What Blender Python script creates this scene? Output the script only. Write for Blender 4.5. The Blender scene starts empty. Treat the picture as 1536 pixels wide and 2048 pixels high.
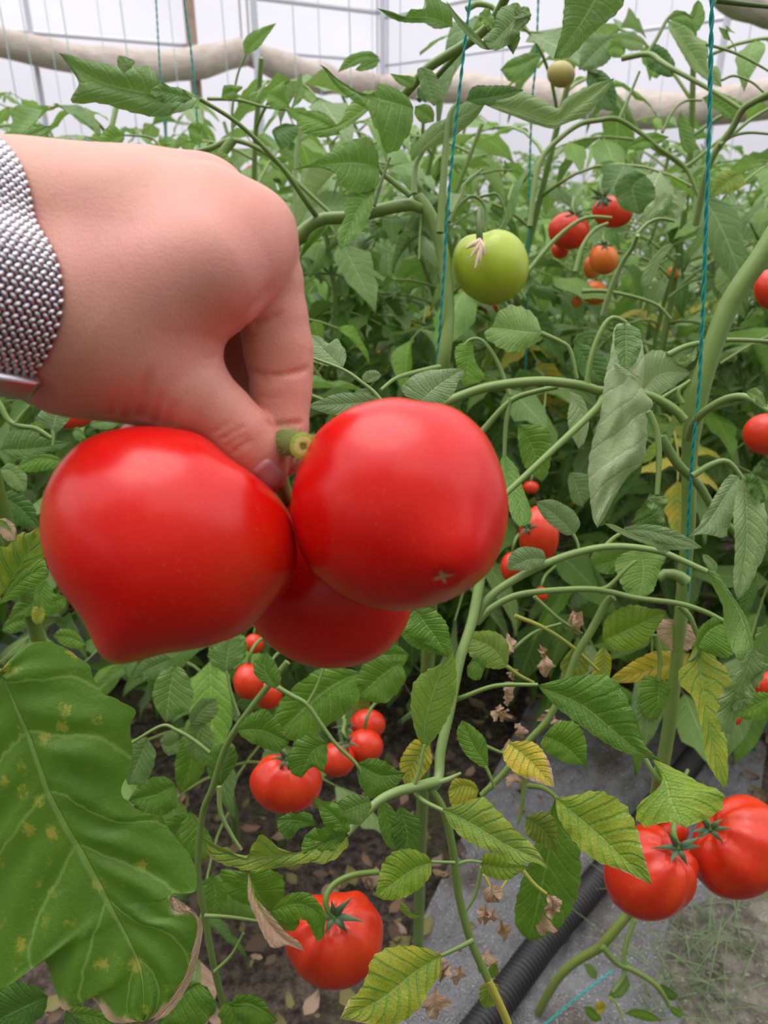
import bpy, math, random
import numpy as np
from mathutils import Vector, Matrix, noise as mnoise

# ------------------------------------------------------------------ camera
SC = bpy.context.scene
COL = SC.collection
FPX, CX, CY = 1538.0, 768.0, 1024.0
PITCH = math.radians(25.0)
CAMZ = 1.15
CAM = np.array([0.0, 0.0, CAMZ])
RT = np.array([1.0, 0, 0])
UP = np.array([0, math.sin(PITCH), math.cos(PITCH)])
FW = np.array([0, math.cos(PITCH), -math.sin(PITCH)])
cd = bpy.data.cameras.new('camera')
cam = bpy.data.objects.new('camera', cd)
COL.objects.link(cam)
cam.location = CAM
cam.rotation_euler = (math.pi / 2 - PITCH, 0, 0)
cd.sensor_fit = 'VERTICAL'
cd.sensor_height = 36.0
cd.sensor_width = 27.0
cd.lens = FPX / 2048 * 36.0
cd.clip_start = 0.02
cd.clip_end = 200
cd.dof.use_dof = True
cd.dof.focus_distance = 0.40
cd.dof.aperture_fstop = 14.0
SC.camera = cam

# ------------------------------------------------------------------ light
EXPOSURE = 0.0
SC.view_settings.view_transform = 'Standard'
SC.view_settings.look = 'None'
SC.view_settings.exposure = EXPOSURE
SC.view_settings.gamma = 1.0
SC.view_settings.use_curve_mapping = False
W = bpy.data.worlds.new('overcast_sky')
SC.world = W
W.use_nodes = True
nt = W.node_tree
nt.nodes.clear()
wo = nt.nodes.new('ShaderNodeOutputWorld')
bg = nt.nodes.new('ShaderNodeBackground')
tc = nt.nodes.new('ShaderNodeTexCoord')
sp = nt.nodes.new('ShaderNodeSeparateXYZ')
cr = nt.nodes.new('ShaderNodeValToRGB')
cr.color_ramp.elements[0].position = 0.42
cr.color_ramp.elements[0].color = (0.16, 0.16, 0.17, 1)
cr.color_ramp.elements[1].position = 1.0
cr.color_ramp.elements[1].color = (2.6, 2.55, 2.55, 1)
e = cr.color_ramp.elements.new(0.52)
e.color = (0.74, 0.73, 0.83, 1)
mr = nt.nodes.new('ShaderNodeMapRange')
mr.inputs['From Min'].default_value = -1
mr.inputs['From Max'].default_value = 1
nt.links.new(tc.outputs['Generated'], sp.inputs[0])
nt.links.new(sp.outputs['Z'], mr.inputs['Value'])
nt.links.new(mr.outputs[0], cr.inputs[0])
nt.links.new(cr.outputs[0], bg.inputs['Color'])
SKY_STRENGTH = 1.0
bg.inputs['Strength'].default_value = SKY_STRENGTH
nt.links.new(bg.outputs[0], wo.inputs[0])
sl = bpy.data.lights.new('veiled_sun', 'SUN')
sl.energy = 3.9
sl.angle = math.radians(50)
sl.color = (1.0, 0.98, 0.95)
so = bpy.data.objects.new('veiled_sun', sl)
COL.objects.link(so)
so.rotation_euler = (math.radians(-14), math.radians(-10), 0)
SC.cycles.max_bounces = 10
SC.cycles.transparent_max_bounces = 16
SC.cycles.sample_clamp_indirect = 6.0

# ------------------------------------------------------------------ helpers
FR = {'a': (0, 0, 1), 'c': (900, 600, 2.415), 'd': (800, 1150, 2.087), 'e': (380, 1280, 2.048),
      'f': (0, 1230, 2.5036), 'g': (600, 0, 1.641), 'h': (0, 0, 2.0), 'i': (1000, 0, 2.866),
      'j': (580, 0, 3.2), 'k': (0, 760, 3.593), 'l': (600, 560, 2.4774), 'm': (1100, 1000, 3.413),
      'n': (1000, 380, 2.866), 'o': (980, 1560, 2.7626)}


def world(x, y, d):
    return CAM + RT * ((x - CX) / FPX * d) + UP * (-(y - CY) / FPX * d) + FW * d


def to_a(k, x, y):
    ox, oy, s = FR[k]
    return ox + x / s, oy + y / s


def T(k, x, y, d):
    ax, ay = to_a(k, x, y)
    return world(ax, ay, d)


def ground(x, y, z=0.0):
    r = RT * ((x - CX) / FPX) + UP * (-(y - CY) / FPX) + FW
    return CAM + r * ((z - CAMZ) / r[2])


def tag(o, label=None, cat=None, group=None, kind=None):
    if label: o['label'] = label
    if cat: o['category'] = cat
    if group: o['group'] = group
    if kind: o['kind'] = kind
    return o


def empty(name, loc, label=None, cat=None, group=None):
    o = bpy.data.objects.new(name, None)
    o.empty_display_size = 0.02
    COL.objects.link(o)
    o.location = loc
    return tag(o, label, cat, group)


class MB:
    """collects vertices and faces (numpy friendly), with uv and tint per vertex"""
    def __init__(self):
        self.v, self.f, self.uv, self.t, self.n = [], [], [], [], 0

    def add(self, v, f, uv=None, tint=None):
        v = np.asarray(v, float)
        self.v.append(v)
        self.f.append(np.asarray(f, int) + self.n)
        self.uv.append(np.zeros((len(v), 2)) if uv is None else np.asarray(uv, float))
        tt = np.zeros((len(v), 4))
        if tint is not None:
            tt[:] = tint
        self.t.append(tt)
        self.n += len(v)
        return self

    def build(self, name, mat, parent=None, smooth=True, loc=None):
        V = np.concatenate(self.v)
        if parent is not None:
            off = np.array(parent.location)
            q = parent.parent
            while q is not None:
                off = off + np.array(q.location)
                q = q.parent
            V = V - off
        elif loc is not None:
            V = V - np.asarray(loc)
        me = bpy.data.meshes.new(name)
        faces = []
        for f in self.f:
            faces += f.tolist()
        me.from_pydata(V.tolist(), [], faces)
        uv = np.concatenate(self.uv)
        ti = np.concatenate(self.t)
        ul = me.uv_layers.new(name='UVMap')
        li = np.zeros(len(me.loops), int)
        me.loops.foreach_get('vertex_index', li)
        ul.data.foreach_set('uv', uv[li].astype(np.float32).ravel())
        ca = me.color_attributes.new('tint', 'FLOAT_COLOR', 'POINT')
        ca.data.foreach_set('color', ti.astype(np.float32).ravel())
        me.materials.append(mat)
        if smooth:
            me.polygons.foreach_set('use_smooth', np.ones(len(me.polygons), bool))
        me.update()
        o = bpy.data.objects.new(name, me)
        COL.objects.link(o)
        if parent is not None:
            o.parent = parent
        elif loc is not None:
            o.location = loc
        return o


def spline(P, n, ret_t=False):
    """Catmull-Rom resampled to n points evenly by arc length"""
    P = np.asarray(P, float)
    if len(P) == 1:
        return np.repeat(P, n, 0)
    if len(P) == 2:
        t = np.linspace(0, 1, n)[:, None]
        return P[0] * (1 - t) + P[1] * t
    Q = np.vstack([2 * P[0] - P[1], P, 2 * P[-1] - P[-2]])
    out = []
    K = 14
    for i in range(1, len(Q) - 2):
        p0, p1, p2, p3 = Q[i - 1], Q[i], Q[i + 1], Q[i + 2]
        t = np.linspace(0, 1, K, endpoint=False)[:, None]
        out.append(0.5 * (2 * p1 + (p2 - p0) * t + (2 * p0 - 5 * p1 + 4 * p2 - p3) * t ** 2 + (3 * p1 - p0 - 3 * p2 + p3) * t ** 3))
    C = np.vstack(out + [P[-1:]])
    seg = np.linalg.norm(np.diff(C[:, :3], axis=0), axis=1)
    s = np.concatenate([[0], np.cumsum(seg)])
    u = np.linspace(0, s[-1], n)
    return np.stack([np.interp(u, s, C[:, j]) for j in range(C.shape[1])], 1)


def frames(C):
    Tn = np.gradient(C, axis=0)
    Tn /= np.linalg.norm(Tn, axis=1)[:, None] + 1e-12
    a = np.array([0, 0, 1.0]) if abs(Tn[0][2]) < 0.9 else np.array([1.0, 0, 0])
    N = np.zeros_like(C)
    n = np.cross(Tn[0], a)
    n /= np.linalg.norm(n)
    for i in range(len(C)):
        n = n - Tn[i] * n.dot(Tn[i])
        n /= np.linalg.norm(n) + 1e-12
        N[i] = n
    return Tn, N, np.cross(Tn, N)


def tube(mb, P, R, seg=8, n=None, tint=None, cap=True, resample=True, ribs=0.0):
    """P: Nx3, R: radius list (same length as P) or number"""
    P = np.asarray(P, float)
    R = np.full(len(P), R) if np.isscalar(R) else np.asarray(R, float)
    if resample:
        L = np.linalg.norm(np.diff(P, axis=0), axis=1).sum()
        n = n or int(max(5, min(60, L / max(R.mean() * 1.6, 1e-4))))
        S = spline(np.column_stack([P, R]), n)
        C, R = S[:, :3], S[:, 3]
    else:
        C = P
        n = len(P)
    Tn, N, B = frames(C)
    a = np.linspace(0, 2 * math.pi, seg, endpoint=False)
    rr = 1 + ribs * np.cos(a * 5)
    ring = N[:, None, :] * (np.cos(a) * rr)[None, :, None] + B[:, None, :] * (np.sin(a) * rr)[None, :, None]
    V = C[:, None, :] + ring * R[:, None, None]
    V = V.reshape(-1, 3)
    i = np.arange(n - 1)[:, None] * seg
    j = np.arange(seg)[None, :]
    j2 = (j + 1) % seg
    F = np.stack([i + j, i + j2, i + seg + j2, i + seg + j], -1).reshape(-1, 4)
    uv = np.stack([np.tile(np.arange(seg) / seg, n), np.repeat(np.linspace(0, 1, n), seg)], 1)
    mb.add(V, F, uv, tint)
    if cap:
        for k, c in ((0, C[0] - Tn[0] * R[0] * 0.4), (n - 1, C[-1] + Tn[-1] * R[-1] * 0.4)):
            base = np.vstack([V[k * seg:(k + 1) * seg], c])
            idx = np.arange(seg)
            f = np.stack([idx, (idx + 1) % seg, np.full(seg, seg)], 1)
            if k == 0:
                f = f[:, ::-1]
            mb.add(base, f, None, tint)
    return mb


# ------------------------------------------------------------------ node helpers
def newmat(name):
    m = bpy.data.materials.new(name)
    m.use_nodes = True
    m.node_tree.nodes.clear()
    return m


class NT:
    def __init__(self, m):
        self.t = m.node_tree

    def n(self, typ, **kw):
        nd = self.t.nodes.new(typ)
        for k, v in kw.items():
            if k in ('operation', 'blend_type', 'data_type', 'attribute_name', 'feature', 'distance', 'wave_type', 'bands_direction', 'noise_dimensions', 'interpolation_type', 'vector_type', 'gradient_type'):
                setattr(nd, k, v)
        return nd

    def l(self, a, b):
        self.t.links.new(a, b)

    def val(self, x):
        return x

    def _set(self, sock, x):
        if hasattr(x, 'is_output') or hasattr(x, 'links'):
            self.l(x, sock)
        else:
            sock.default_value = x

    def math(self, op, a, b=0.0, c=0.0, clamp=False):
        nd = self.n('ShaderNodeMath', operation=op)
        nd.use_clamp = clamp
        self._set(nd.inputs[0], a)
        self._set(nd.inputs[1], b)
        self._set(nd.inputs[2], c)
        return nd.outputs[0]

    def mix(self, f, a, b, blend='MIX'):
        nd = self.n('ShaderNodeMix', data_type='RGBA', blend_type=blend)
        nd.clamp_factor = True
        self._set(nd.inputs[0], f)
        self._set(nd.inputs[6], a if not isinstance(a, tuple) else (*a[:3], 1))
        self._set(nd.inputs[7], b if not isinstance(b, tuple) else (*b[:3], 1))
        return nd.outputs[2]

    def smooth(self, x, lo, hi):
        nd = self.n('ShaderNodeMapRange', interpolation_type='SMOOTHSTEP')
        self._set(nd.inputs['Value'], x)
        nd.inputs['From Min'].default_value = lo
        nd.inputs['From Max'].default_value = hi
        return nd.outputs[0]

    def noise(self, vec, scale, detail=3.0, rough=0.55):
        nd = self.n('ShaderNodeTexNoise')
        if vec is not None:
            self.l(vec, nd.inputs['Vector'])
        nd.inputs['Scale'].default_value = scale
        nd.inputs['Detail'].default_value = detail
        nd.inputs['Roughness'].default_value = rough
        return nd.outputs['Fac']

    def obj(self):
        return self.n('ShaderNodeTexCoord').outputs['Object']

    def bump(self, h, strength=0.3, dist=0.001):
        nd = self.n('ShaderNodeBump')
        nd.inputs['Strength'].default_value = strength
        nd.inputs['Distance'].default_value = dist
        self.l(h, nd.inputs['Height'])
        return nd.outputs[0]

    def out(self, sh):
        o = self.n('ShaderNodeOutputMaterial')
        self.l(sh, o.inputs['Surface'])

    def prin(self, **kw):
        nd = self.n('ShaderNodeBsdfPrincipled')
        for k, v in kw.items():
            key = k.replace('_', ' ')
            s = nd.inputs[key]
            if isinstance(v, tuple) and len(v) == 3 and s.type == 'RGBA':
                v = (*v, 1)
            self._set(s, v)
        return nd


def simple(name, col, rough=0.5, metal=0.0, noise=0.0, nscale=40, spec=0.5, bump=0.0):
    m = newmat(name)
    t = NT(m)
    c = col
    p = t.prin(Roughness=rough, Metallic=metal)
    p.inputs['Specular IOR Level'].default_value = spec
    if noise:
        f = t.noise(t.obj(), nscale)
        c = t.mix(f, tuple(x * (1 - noise) for x in col), tuple(min(1, x * (1 + noise)) for x in col))
        if bump:
            t.l(t.bump(f, bump, 0.002), p.inputs['Normal'])
        t.l(c, p.inputs['Base Color'])
    else:
        p.inputs['Base Color'].default_value = (*col, 1)
    t.out(p.outputs[0])
    return m


def leaf_material(name, nveins=9.0, spots=False, slant=1.7, bumpd=0.0016, grain=1.0, mid=0.07):
    m = newmat(name)
    t = NT(m)
    uv = t.n('ShaderNodeUVMap').outputs[0]
    sx = t.n('ShaderNodeSeparateXYZ')
    t.l(uv, sx.inputs[0])
    at = t.n('ShaderNodeAttribute', attribute_name='tint')
    sc = t.n('ShaderNodeSeparateColor')
    t.l(at.outputs['Color'], sc.inputs[0])
    yel, dry, pale, rnd = sc.outputs[0], sc.outputs[1], sc.outputs[2], at.outputs['Alpha']
    s = t.math('ABSOLUTE', t.math('SUBTRACT', t.math('MULTIPLY', sx.outputs[0], 2.0), 1.0))
    v = sx.outputs[1]
    ob = t.obj()
    n1 = t.noise(ob, 70, 3)
    n2 = t.noise(ob, 35, 4, 0.65)
    n3 = t.noise(ob, 420, 3, 0.6)
    wob = t.math('MULTIPLY', t.math('SUBTRACT', n1, 0.5), 0.5 if grain > .5 else 0.22)
    a = t.math('ADD', t.math('SUBTRACT', t.math('MULTIPLY', v, nveins), t.math('MULTIPLY', s, slant)), wob)
    fr = t.math('ABSOLUTE', t.math('SUBTRACT', t.math('MULTIPLY', t.math('FRACT', a), 2.0), 1.0))
    lat = t.smooth(fr, 0.90, 1.0)
    a2 = t.math('ADD', t.math('ADD', t.math('MULTIPLY', v, nveins * 2.7), t.math('MULTIPLY', s, slant * 1.3)), t.math('MULTIPLY', n3, 0.9))
    fr2 = t.math('ABSOLUTE', t.math('SUBTRACT', t.math('MULTIPLY', t.math('FRACT', a2), 2.0), 1.0))
    lat2 = t.math('MULTIPLY', t.smooth(fr2, 0.86, 1.0), 0.45 * min(1, grain * 1.0))
    # finer cross veins
    vo = t.n('ShaderNodeTexVoronoi', feature='DISTANCE_TO_EDGE')
    t.l(ob, vo.inputs['Vector'])
    vo.inputs['Scale'].default_value = 330
    fine = t.smooth(vo.outputs['Distance'], 0.10, 0.0)
    midw = t.smooth(s, mid, mid * 0.4)
    vein = t.math('MAXIMUM', t.math('MAXIMUM', lat, midw), lat2)
    g = t.mix(n2, (0.085, 0.200, 0.008), (0.225, 0.420, 0.030))
    g = t.mix(t.math('MULTIPLY', rnd, 0.75), g, (0.042, 0.118, 0.026))
    g = t.mix(t.math('MULTIPLY', fine, 0.10), g, (0.16, 0.34, 0.08))
    geo = t.n('ShaderNodeNewGeometry')
    pl = t.math('ADD', pale, t.math('MULTIPLY', geo.outputs['Backfacing'], 0.25), clamp=True)
    g = t.mix(t.math('MULTIPLY', pl, 0.85), g, (0.38, 0.47, 0.25))
    # yellowing between the veins
    inter = t.smooth(fr, 1.0, 0.55)
    ym = t.math('MULTIPLY', yel, t.math('ADD', t.math('MULTIPLY', n2, 1.5), t.math('ADD', t.math('MULTIPLY', inter, 0.55), t.math('MULTIPLY', s, 0.35))))
    ym = t.smooth(ym, 0.30, 1.30)
    g = t.mix(ym, g, (0.52, 0.47, 0.045))
    g = t.mix(t.math('MULTIPLY', t.smooth(ym, 0.7, 1.0), 0.5), g, (0.72, 0.47, 0.05))
    if spots:
        vs = t.n('ShaderNodeTexVoronoi')
        t.l(ob, vs.inputs['Vector'])
        vs.inputs['Scale'].default_value = 70
        sp1 = t.math('MULTIPLY', t.smooth(t.math('ADD', vs.outputs['Distance'], t.math('MULTIPLY', t.math('SUBTRACT', n3, 0.35), 0.7)), 0.46, 0.20), t.smooth(n2, 0.42, 0.56))
        g = t.mix(t.math('MULTIPLY', sp1, 0.75), g, (0.50, 0.46, 0.06))
        g = t.mix(t.math('MULTIPLY', t.smooth(sp1, 0.7, 1.0), 0.5), g, (0.42, 0.28, 0.07))
    g = t.mix(t.math('MULTIPLY', vein, t.math('ADD', 0.36, t.math('MULTIPLY', pl, 0.3))), g, t.mix(pl, (0.40, 0.55, 0.17), (0.62, 0.68, 0.44)))
    # dry margins and tips
    dm = t.math('ADD', t.math('ADD', t.math('MULTIPLY', s, 0.40), t.math('MULTIPLY', v, 0.45)), t.math('MULTIPLY', n2, 0.45))
    dm = t.math('SUBTRACT', t.math('ADD', dm, t.math('MULTIPLY', dry, 1.25)), 1.18)
    dm = t.math('MULTIPLY', t.smooth(dm, 0.0, 0.10), t.math('GREATER_THAN', dry, 0.01))
    g = t.mix(dm, g, t.mix(n1, (0.46, 0.27, 0.17), (0.70, 0.49, 0.36)))
    n4 = t.noise(ob, 170, 3, 0.6)
    h = t.math('ADD', t.math('ADD', t.math('MULTIPLY', inter, 0.42), t.math('ADD', t.math('MULTIPLY', n3, 0.25 * grain), t.math('MULTIPLY', n4, 0.7 * grain))), t.math('ADD', t.math('MULTIPLY', fine, -0.10 * grain), t.math('MULTIPLY', lat2, -0.35 * grain)))
    h = t.math('SUBTRACT', h, t.math('MULTIPLY', midw, 0.5))
    bp = t.bump(h, 0.75, bumpd)
    p = t.prin(Roughness=t.math('ADD', 0.36, t.math('MULTIPLY', pl, 0.25)))
    p.inputs['Specular IOR Level'].default_value = 0.42
    t.l(g, p.inputs['Base Color'])
    t.l(bp, p.inputs['Normal'])
    tr = t.n('ShaderNodeBsdfTranslucent')
    t.l(t.mix(0.35, g, (0.55, 0.75, 0.08), 'OVERLAY'), tr.inputs['Color'])
    t.l(bp, tr.inputs['Normal'])
    mx = t.n('ShaderNodeMixShader')
    mx.inputs[0].default_value = 0.30
    t.l(p.outputs[0], mx.inputs[1])
    t.l(tr.outputs[0], mx.inputs[2])
    t.out(mx.outputs[0])
    return m


def stem_material():
    m = newmat('tomato_stem')
    t = NT(m)
    at = t.n('ShaderNodeAttribute', attribute_name='tint')
    sc = t.n('ShaderNodeSeparateColor')
    t.l(at.outputs['Color'], sc.inputs[0])
    ob = t.obj()
    n2 = t.noise(ob, 60, 3)
    n3 = t.noise(ob, 900, 2)
    g = t.mix(n2, (0.100, 0.170, 0.022), (0.170, 0.265, 0.045))
    g = t.mix(sc.outputs[2], g, (0.30, 0.40, 0.17))
    g = t.mix(sc.outputs[0], g, (0.60, 0.55, 0.08))
    g = t.mix(sc.outputs[1], g, (0.045, 0.085, 0.03))
    lw = t.n('ShaderNodeLayerWeight')
    lw.inputs[0].default_value = 0.35
    p = t.prin(Roughness=0.45)
    t.l(g, p.inputs['Base Color'])
    p.inputs['Sheen Weight'].default_value = 0.05
    p.inputs['Sheen Roughness'].default_value = 0.4
    p.inputs['Sheen Tint'].default_value = (0.85, 0.95, 0.7, 1)
    t.l(t.bump(t.math('ADD', n2, t.math('MULTIPLY', n3, 0.3)), 0.35, 0.001), p.inputs['Normal'])
    t.out(p.outputs[0])
    return m


def tomato_material(name, base, hi, lo, rough=0.27, sss=0.05):
    m = newmat(name)
    t = NT(m)
    ob = t.obj()
    n1 = t.noise(ob, 22, 2)
    n2 = t.noise(ob, 900, 2)
    n3 = t.noise(ob, 140, 3)
    c = t.mix(t.smooth(n1, 0.42, 0.70), base, hi)
    c = t.mix(t.math('MULTIPLY', t.smooth(n3, 0.5, 0.75), 0.35), c, lo)
    at = t.n('ShaderNodeAttribute', attribute_name='tint')
    sc = t.n('ShaderNodeSeparateColor')
    t.l(at.outputs['Color'], sc.inputs[0])
    c = t.mix(t.math('MULTIPLY', sc.outputs[0], 0.9), c, (0.62, 0.16, 0.02))
    c = t.mix(t.smooth(t.math('ADD', sc.outputs[1], t.math('MULTIPLY', t.math('SUBTRACT', n2, 0.5), 0.5)), 0.35, 0.75), c, (0.42, 0.27, 0.13))
    sp = t.smooth(t.noise(ob, 1700, 1), 0.68, 0.78)
    c = t.mix(t.math('MULTIPLY', sp, 0.30), c, (0.9, 0.35, 0.12))
    p = t.prin(Roughness=rough)
    t.l(c, p.inputs['Base Color'])
    p.inputs['Specular IOR Level'].default_value = 0.42
    p.inputs['Subsurface Weight'].default_value = sss
    p.inputs['Subsurface Radius'].default_value = (0.006, 0.002, 0.001)
    p.inputs['Subsurface Scale'].default_value = 0.6
    t.l(t.bump(t.math('ADD', t.math('MULTIPLY', n2, 0.25), n3), 0.06, 0.001), p.inputs['Normal'])
    t.out(p.outputs[0])
    return m


def skin_material():
    m = newmat('skin')
    t = NT(m)
    ob = t.obj()
    n1 = t.noise(ob, 38, 4, 0.6)
    n2 = t.noise(ob, 260, 4, 0.6)
    n3 = t.noise(ob, 1500, 2)
    c = t.mix(t.smooth(n1, 0.3, 0.7), (0.585, 0.270, 0.195), (0.64, 0.262, 0.218))
    c = t.mix(t.math('MULTIPLY', t.smooth(n2, 0.52, 0.75), 0.30), c, (0.50, 0.20, 0.15))
    at = t.n('ShaderNodeAttribute', attribute_name='tint')
    sc = t.n('ShaderNodeSeparateColor')
    t.l(at.outputs['Color'], sc.inputs[0])
    c = t.mix(t.math('MULTIPLY', sc.outputs[0], 0.55), c, (0.60, 0.17, 0.12))
    c = t.mix(t.math('MULTIPLY', sc.outputs[1], 0.6), c, (0.26, 0.10, 0.065))
    vo = t.n('ShaderNodeTexVoronoi', feature='DISTANCE_TO_EDGE')
    mp = t.n('ShaderNodeMapping')
    t.l(ob, mp.inputs[0])
    mp.inputs['Scale'].default_value = (1.6, 1.0, 1.0)
    t.l(mp.outputs[0], vo.inputs['Vector'])
    vo.inputs['Scale'].default_value = 520
    cell = t.smooth(vo.outputs['Distance'], 0.0, 0.22)
    h = t.math('ADD', t.math('MULTIPLY', cell, 0.30), t.math('ADD', t.math('MULTIPLY', n3, 0.30), t.math('MULTIPLY', n2, 0.30)))
    p = t.prin(Roughness=0.46)
    t.l(c, p.inputs['Base Color'])
    p.inputs['Specular IOR Level'].default_value = 0.42
    p.inputs['Subsurface Weight'].default_value = 0.12
    p.inputs['Subsurface Radius'].default_value = (0.008, 0.003, 0.0015)
    p.inputs['Subsurface Scale'].default_value = 0.5
    t.l(t.bump(h, 0.32, 0.0005), p.inputs['Normal'])
    t.out(p.outputs[0])
    return m


M_LEAF = leaf_material('tomato_leaf')
M_BIGLEAF = leaf_material('spotted_leaf', nveins=6.0, spots=True, slant=1.3, bumpd=0.003, grain=0.22, mid=0.035)
M_STEM = stem_material()
M_TOM = tomato_material('ripe_tomato', (0.64, 0.003, 0.002), (0.68, 0.008, 0.003), (0.70, 0.025, 0.004))
M_TOMB = tomato_material('red_tomato', (0.62, 0.028, 0.008), (0.66, 0.05, 0.010), (0.68, 0.09, 0.015), 0.25)
M_TOMO = tomato_material('orange_tomato', (0.70, 0.14, 0.015), (0.72, 0.20, 0.02), (0.66, 0.09, 0.012), 0.3)
M_TOMG = tomato_material('green_tomato', (0.37, 0.48, 0.030), (0.42, 0.53, 0.045), (0.48, 0.55, 0.07), 0.26)
M_TOMY = tomato_material('pale_unripe_tomato', (0.42, 0.34, 0.10), (0.45, 0.38, 0.13), (0.36, 0.36, 0.09), 0.4)
M_SKIN = skin_material()
# ================================================================== GREENHOUSE
def film_mat(name, transp, col, rough=0.6):
    m = newmat(name)
    t = NT(m)
    n = t.noise(t.obj(), 1.3, 4)
    tr = t.n('ShaderNodeBsdfTransparent')
    tl_ = t.n('ShaderNodeBsdfTranslucent')
    t.l(t.mix(n, tuple(c * .93 for c in col), col), tl_.inputs[0])
    df = t.n('ShaderNodeBsdfDiffuse')
    df.inputs[0].default_value = (*col, 1)
    m1 = t.n('ShaderNodeMixShader'); m1.inputs[0].default_value = .30
    t.l(tl_.outputs[0], m1.inputs[1]); t.l(df.outputs[0], m1.inputs[2])
    m2 = t.n('ShaderNodeMixShader'); m2.inputs[0].default_value = transp
    t.l(m1.outputs[0], m2.inputs[1]); t.l(tr.outputs[0], m2.inputs[2])
    t.out(m2.outputs[0])
    return m


M_FILM = film_mat('greenhouse_film', .45, (0.93, 0.92, 0.97))
M_PIPE = simple('galvanised_pipe', (0.55, 0.57, 0.62), .45, .3)
M_BLOCKER = film_mat('added_light_blocker', .10, (0.16, 0.20, 0.15))  # invented dark covering for unseen walls and rear roof, added to cut light
M_WOOD = simple('weathered_wood', (0.34, 0.25, 0.18), .8, 0, .35, 20)
EA, EB = np.array([-.80, -.60, 0]), np.array([.60, -.80, 0])   # the two far walls meet in a corner ahead
CORNER = np.array([0.0, 8.6, 0])
LA, LB = 12.0, 10.0
EAVE, RIDGE = 2.62, 3.5
def gp_(a, b, z=0.0):
    return CORNER + EA * a + EB * b + np.array([0, 0, z])


def quadgrid(pts, nu, nv, amp=0, seed=0):
    a, b, c, d = [np.array(p, float) for p in pts]
    V = []
    nrm = np.cross(b - a, d - a); nrm /= np.linalg.norm(nrm)
    for i in range(nu + 1):
        for j in range(nv + 1):
            u, v = i / nu, j / nv
            p = a * (1 - u) * (1 - v) + b * u * (1 - v) + c * u * v + d * (1 - u) * v
            if amp:
                p = p + nrm * amp * mnoise.noise(Vector((p * 2.2 + seed).tolist()))
            V.append(p)
    F = [(i * (nv + 1) + j, (i + 1) * (nv + 1) + j, (i + 1) * (nv + 1) + j + 1, i * (nv + 1) + j + 1) for i in range(nu) for j in range(nv)]
    return V, F


def struct(name, mb, mat, **k):
    o = mb.build(name, mat, **k)
    o['kind'] = 'structure'
    return o


struct('wall_left', MB().add(*quadgrid([gp_(6.6, 0), gp_(0, 0), gp_(0, 0, EAVE), gp_(6.6, 0, EAVE)], 30, 10, .05)), M_FILM)
struct('wall_left_rear', MB().add(*quadgrid([gp_(LA, 0), gp_(6.6, 0), gp_(6.6, 0, EAVE), gp_(LA, 0, EAVE)], 20, 10, .05)), M_BLOCKER)  # unseen stretch of wall, given the added covering to cut side light
struct('wall_right', MB().add(*quadgrid([gp_(0, 0), gp_(0, LB), gp_(0, LB, EAVE), gp_(0, 0, EAVE)], 40, 10, .05, 3)), M_FILM)
struct('wall_front', MB().add(*quadgrid([gp_(0, LB), gp_(LA, LB), gp_(LA, LB, EAVE), gp_(0, LB, EAVE)], 30, 8, .04, 5)), M_BLOCKER)  # unseen wall, darkened to hold back light from behind the camera
struct('wall_back', MB().add(*quadgrid([gp_(LA, LB), gp_(LA, 0), gp_(LA, 0, EAVE), gp_(LA, LB, EAVE)], 30, 8, .04, 7)), M_BLOCKER)  # out of view too, with the same added light-blocking covering
mb = MB()
NA_ = 24
V = [gp_(a, LB * i / NA_, EAVE + (RIDGE - EAVE) * math.sin(math.pi * i / NA_)) for i in range(NA_ + 1) for a in np.linspace(0, LA, 21)]
F = [(i * 21 + j, i * 21 + j + 1, (i + 1) * 21 + j + 1, (i + 1) * 21 + j) for i in range(NA_) for j in range(20)]
Vn = np.array(V)
rear = [Vn[list(f)].mean(0)[1] < -1.0 for f in F]
struct('ceiling', mb.add(V, [f for f, k in zip(F, rear) if not k]), M_FILM)
struct('ceiling_rear', MB().add(V, [f for f, k in zip(F, rear) if k]), M_BLOCKER)  # unseen roof part split off and darkened to block light from behind
# the flat gable strips between eave and arch
for a in (0, LA):
    P = [gp_(a, LB * i / NA_, EAVE) for i in range(NA_ + 1)] + [gp_(a, LB * i / NA_, EAVE + (RIDGE - EAVE) * math.sin(math.pi * i / NA_)) for i in range(NA_ + 1)]
    struct('wall_gable' if a == 0 else 'wall_gable_rear', MB().add(P, [(i, i + 1, NA_ + 2 + i, NA_ + 1 + i) for i in range(NA_)]), M_FILM)
# soil
m_soil = newmat('soil')
t = NT(m_soil)
ob = t.obj()
n1 = t.noise(ob, 9, 6, .65); n2 = t.noise(ob, 60, 5, .7); n3 = t.noise(ob, 2.5, 3)
c = t.mix(t.smooth(n2, .36, .66), (0.055, 0.036, 0.026), (0.27, 0.20, 0.155))
c = t.mix(t.smooth(n3, .5, .7), c, (0.17, 0.17, 0.07))
p = t.prin(Roughness=.9); t.l(c, p.inputs['Base Color'])
t.l(t.bump(t.math('ADD', n1, t.math('MULTIPLY', n2, 1.6)), 1.0, .03), p.inputs['Normal']); t.out(p.outputs[0])
V, F = quadgrid([(-11, -8, 0), (8, -8, 0), (8, 10, 0), (-11, 10, 0)], 160, 140, .045, 11)
V = np.array(V); V[:, 2] -= .02
struct('floor', MB().add(V, F), m_soil)
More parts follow.
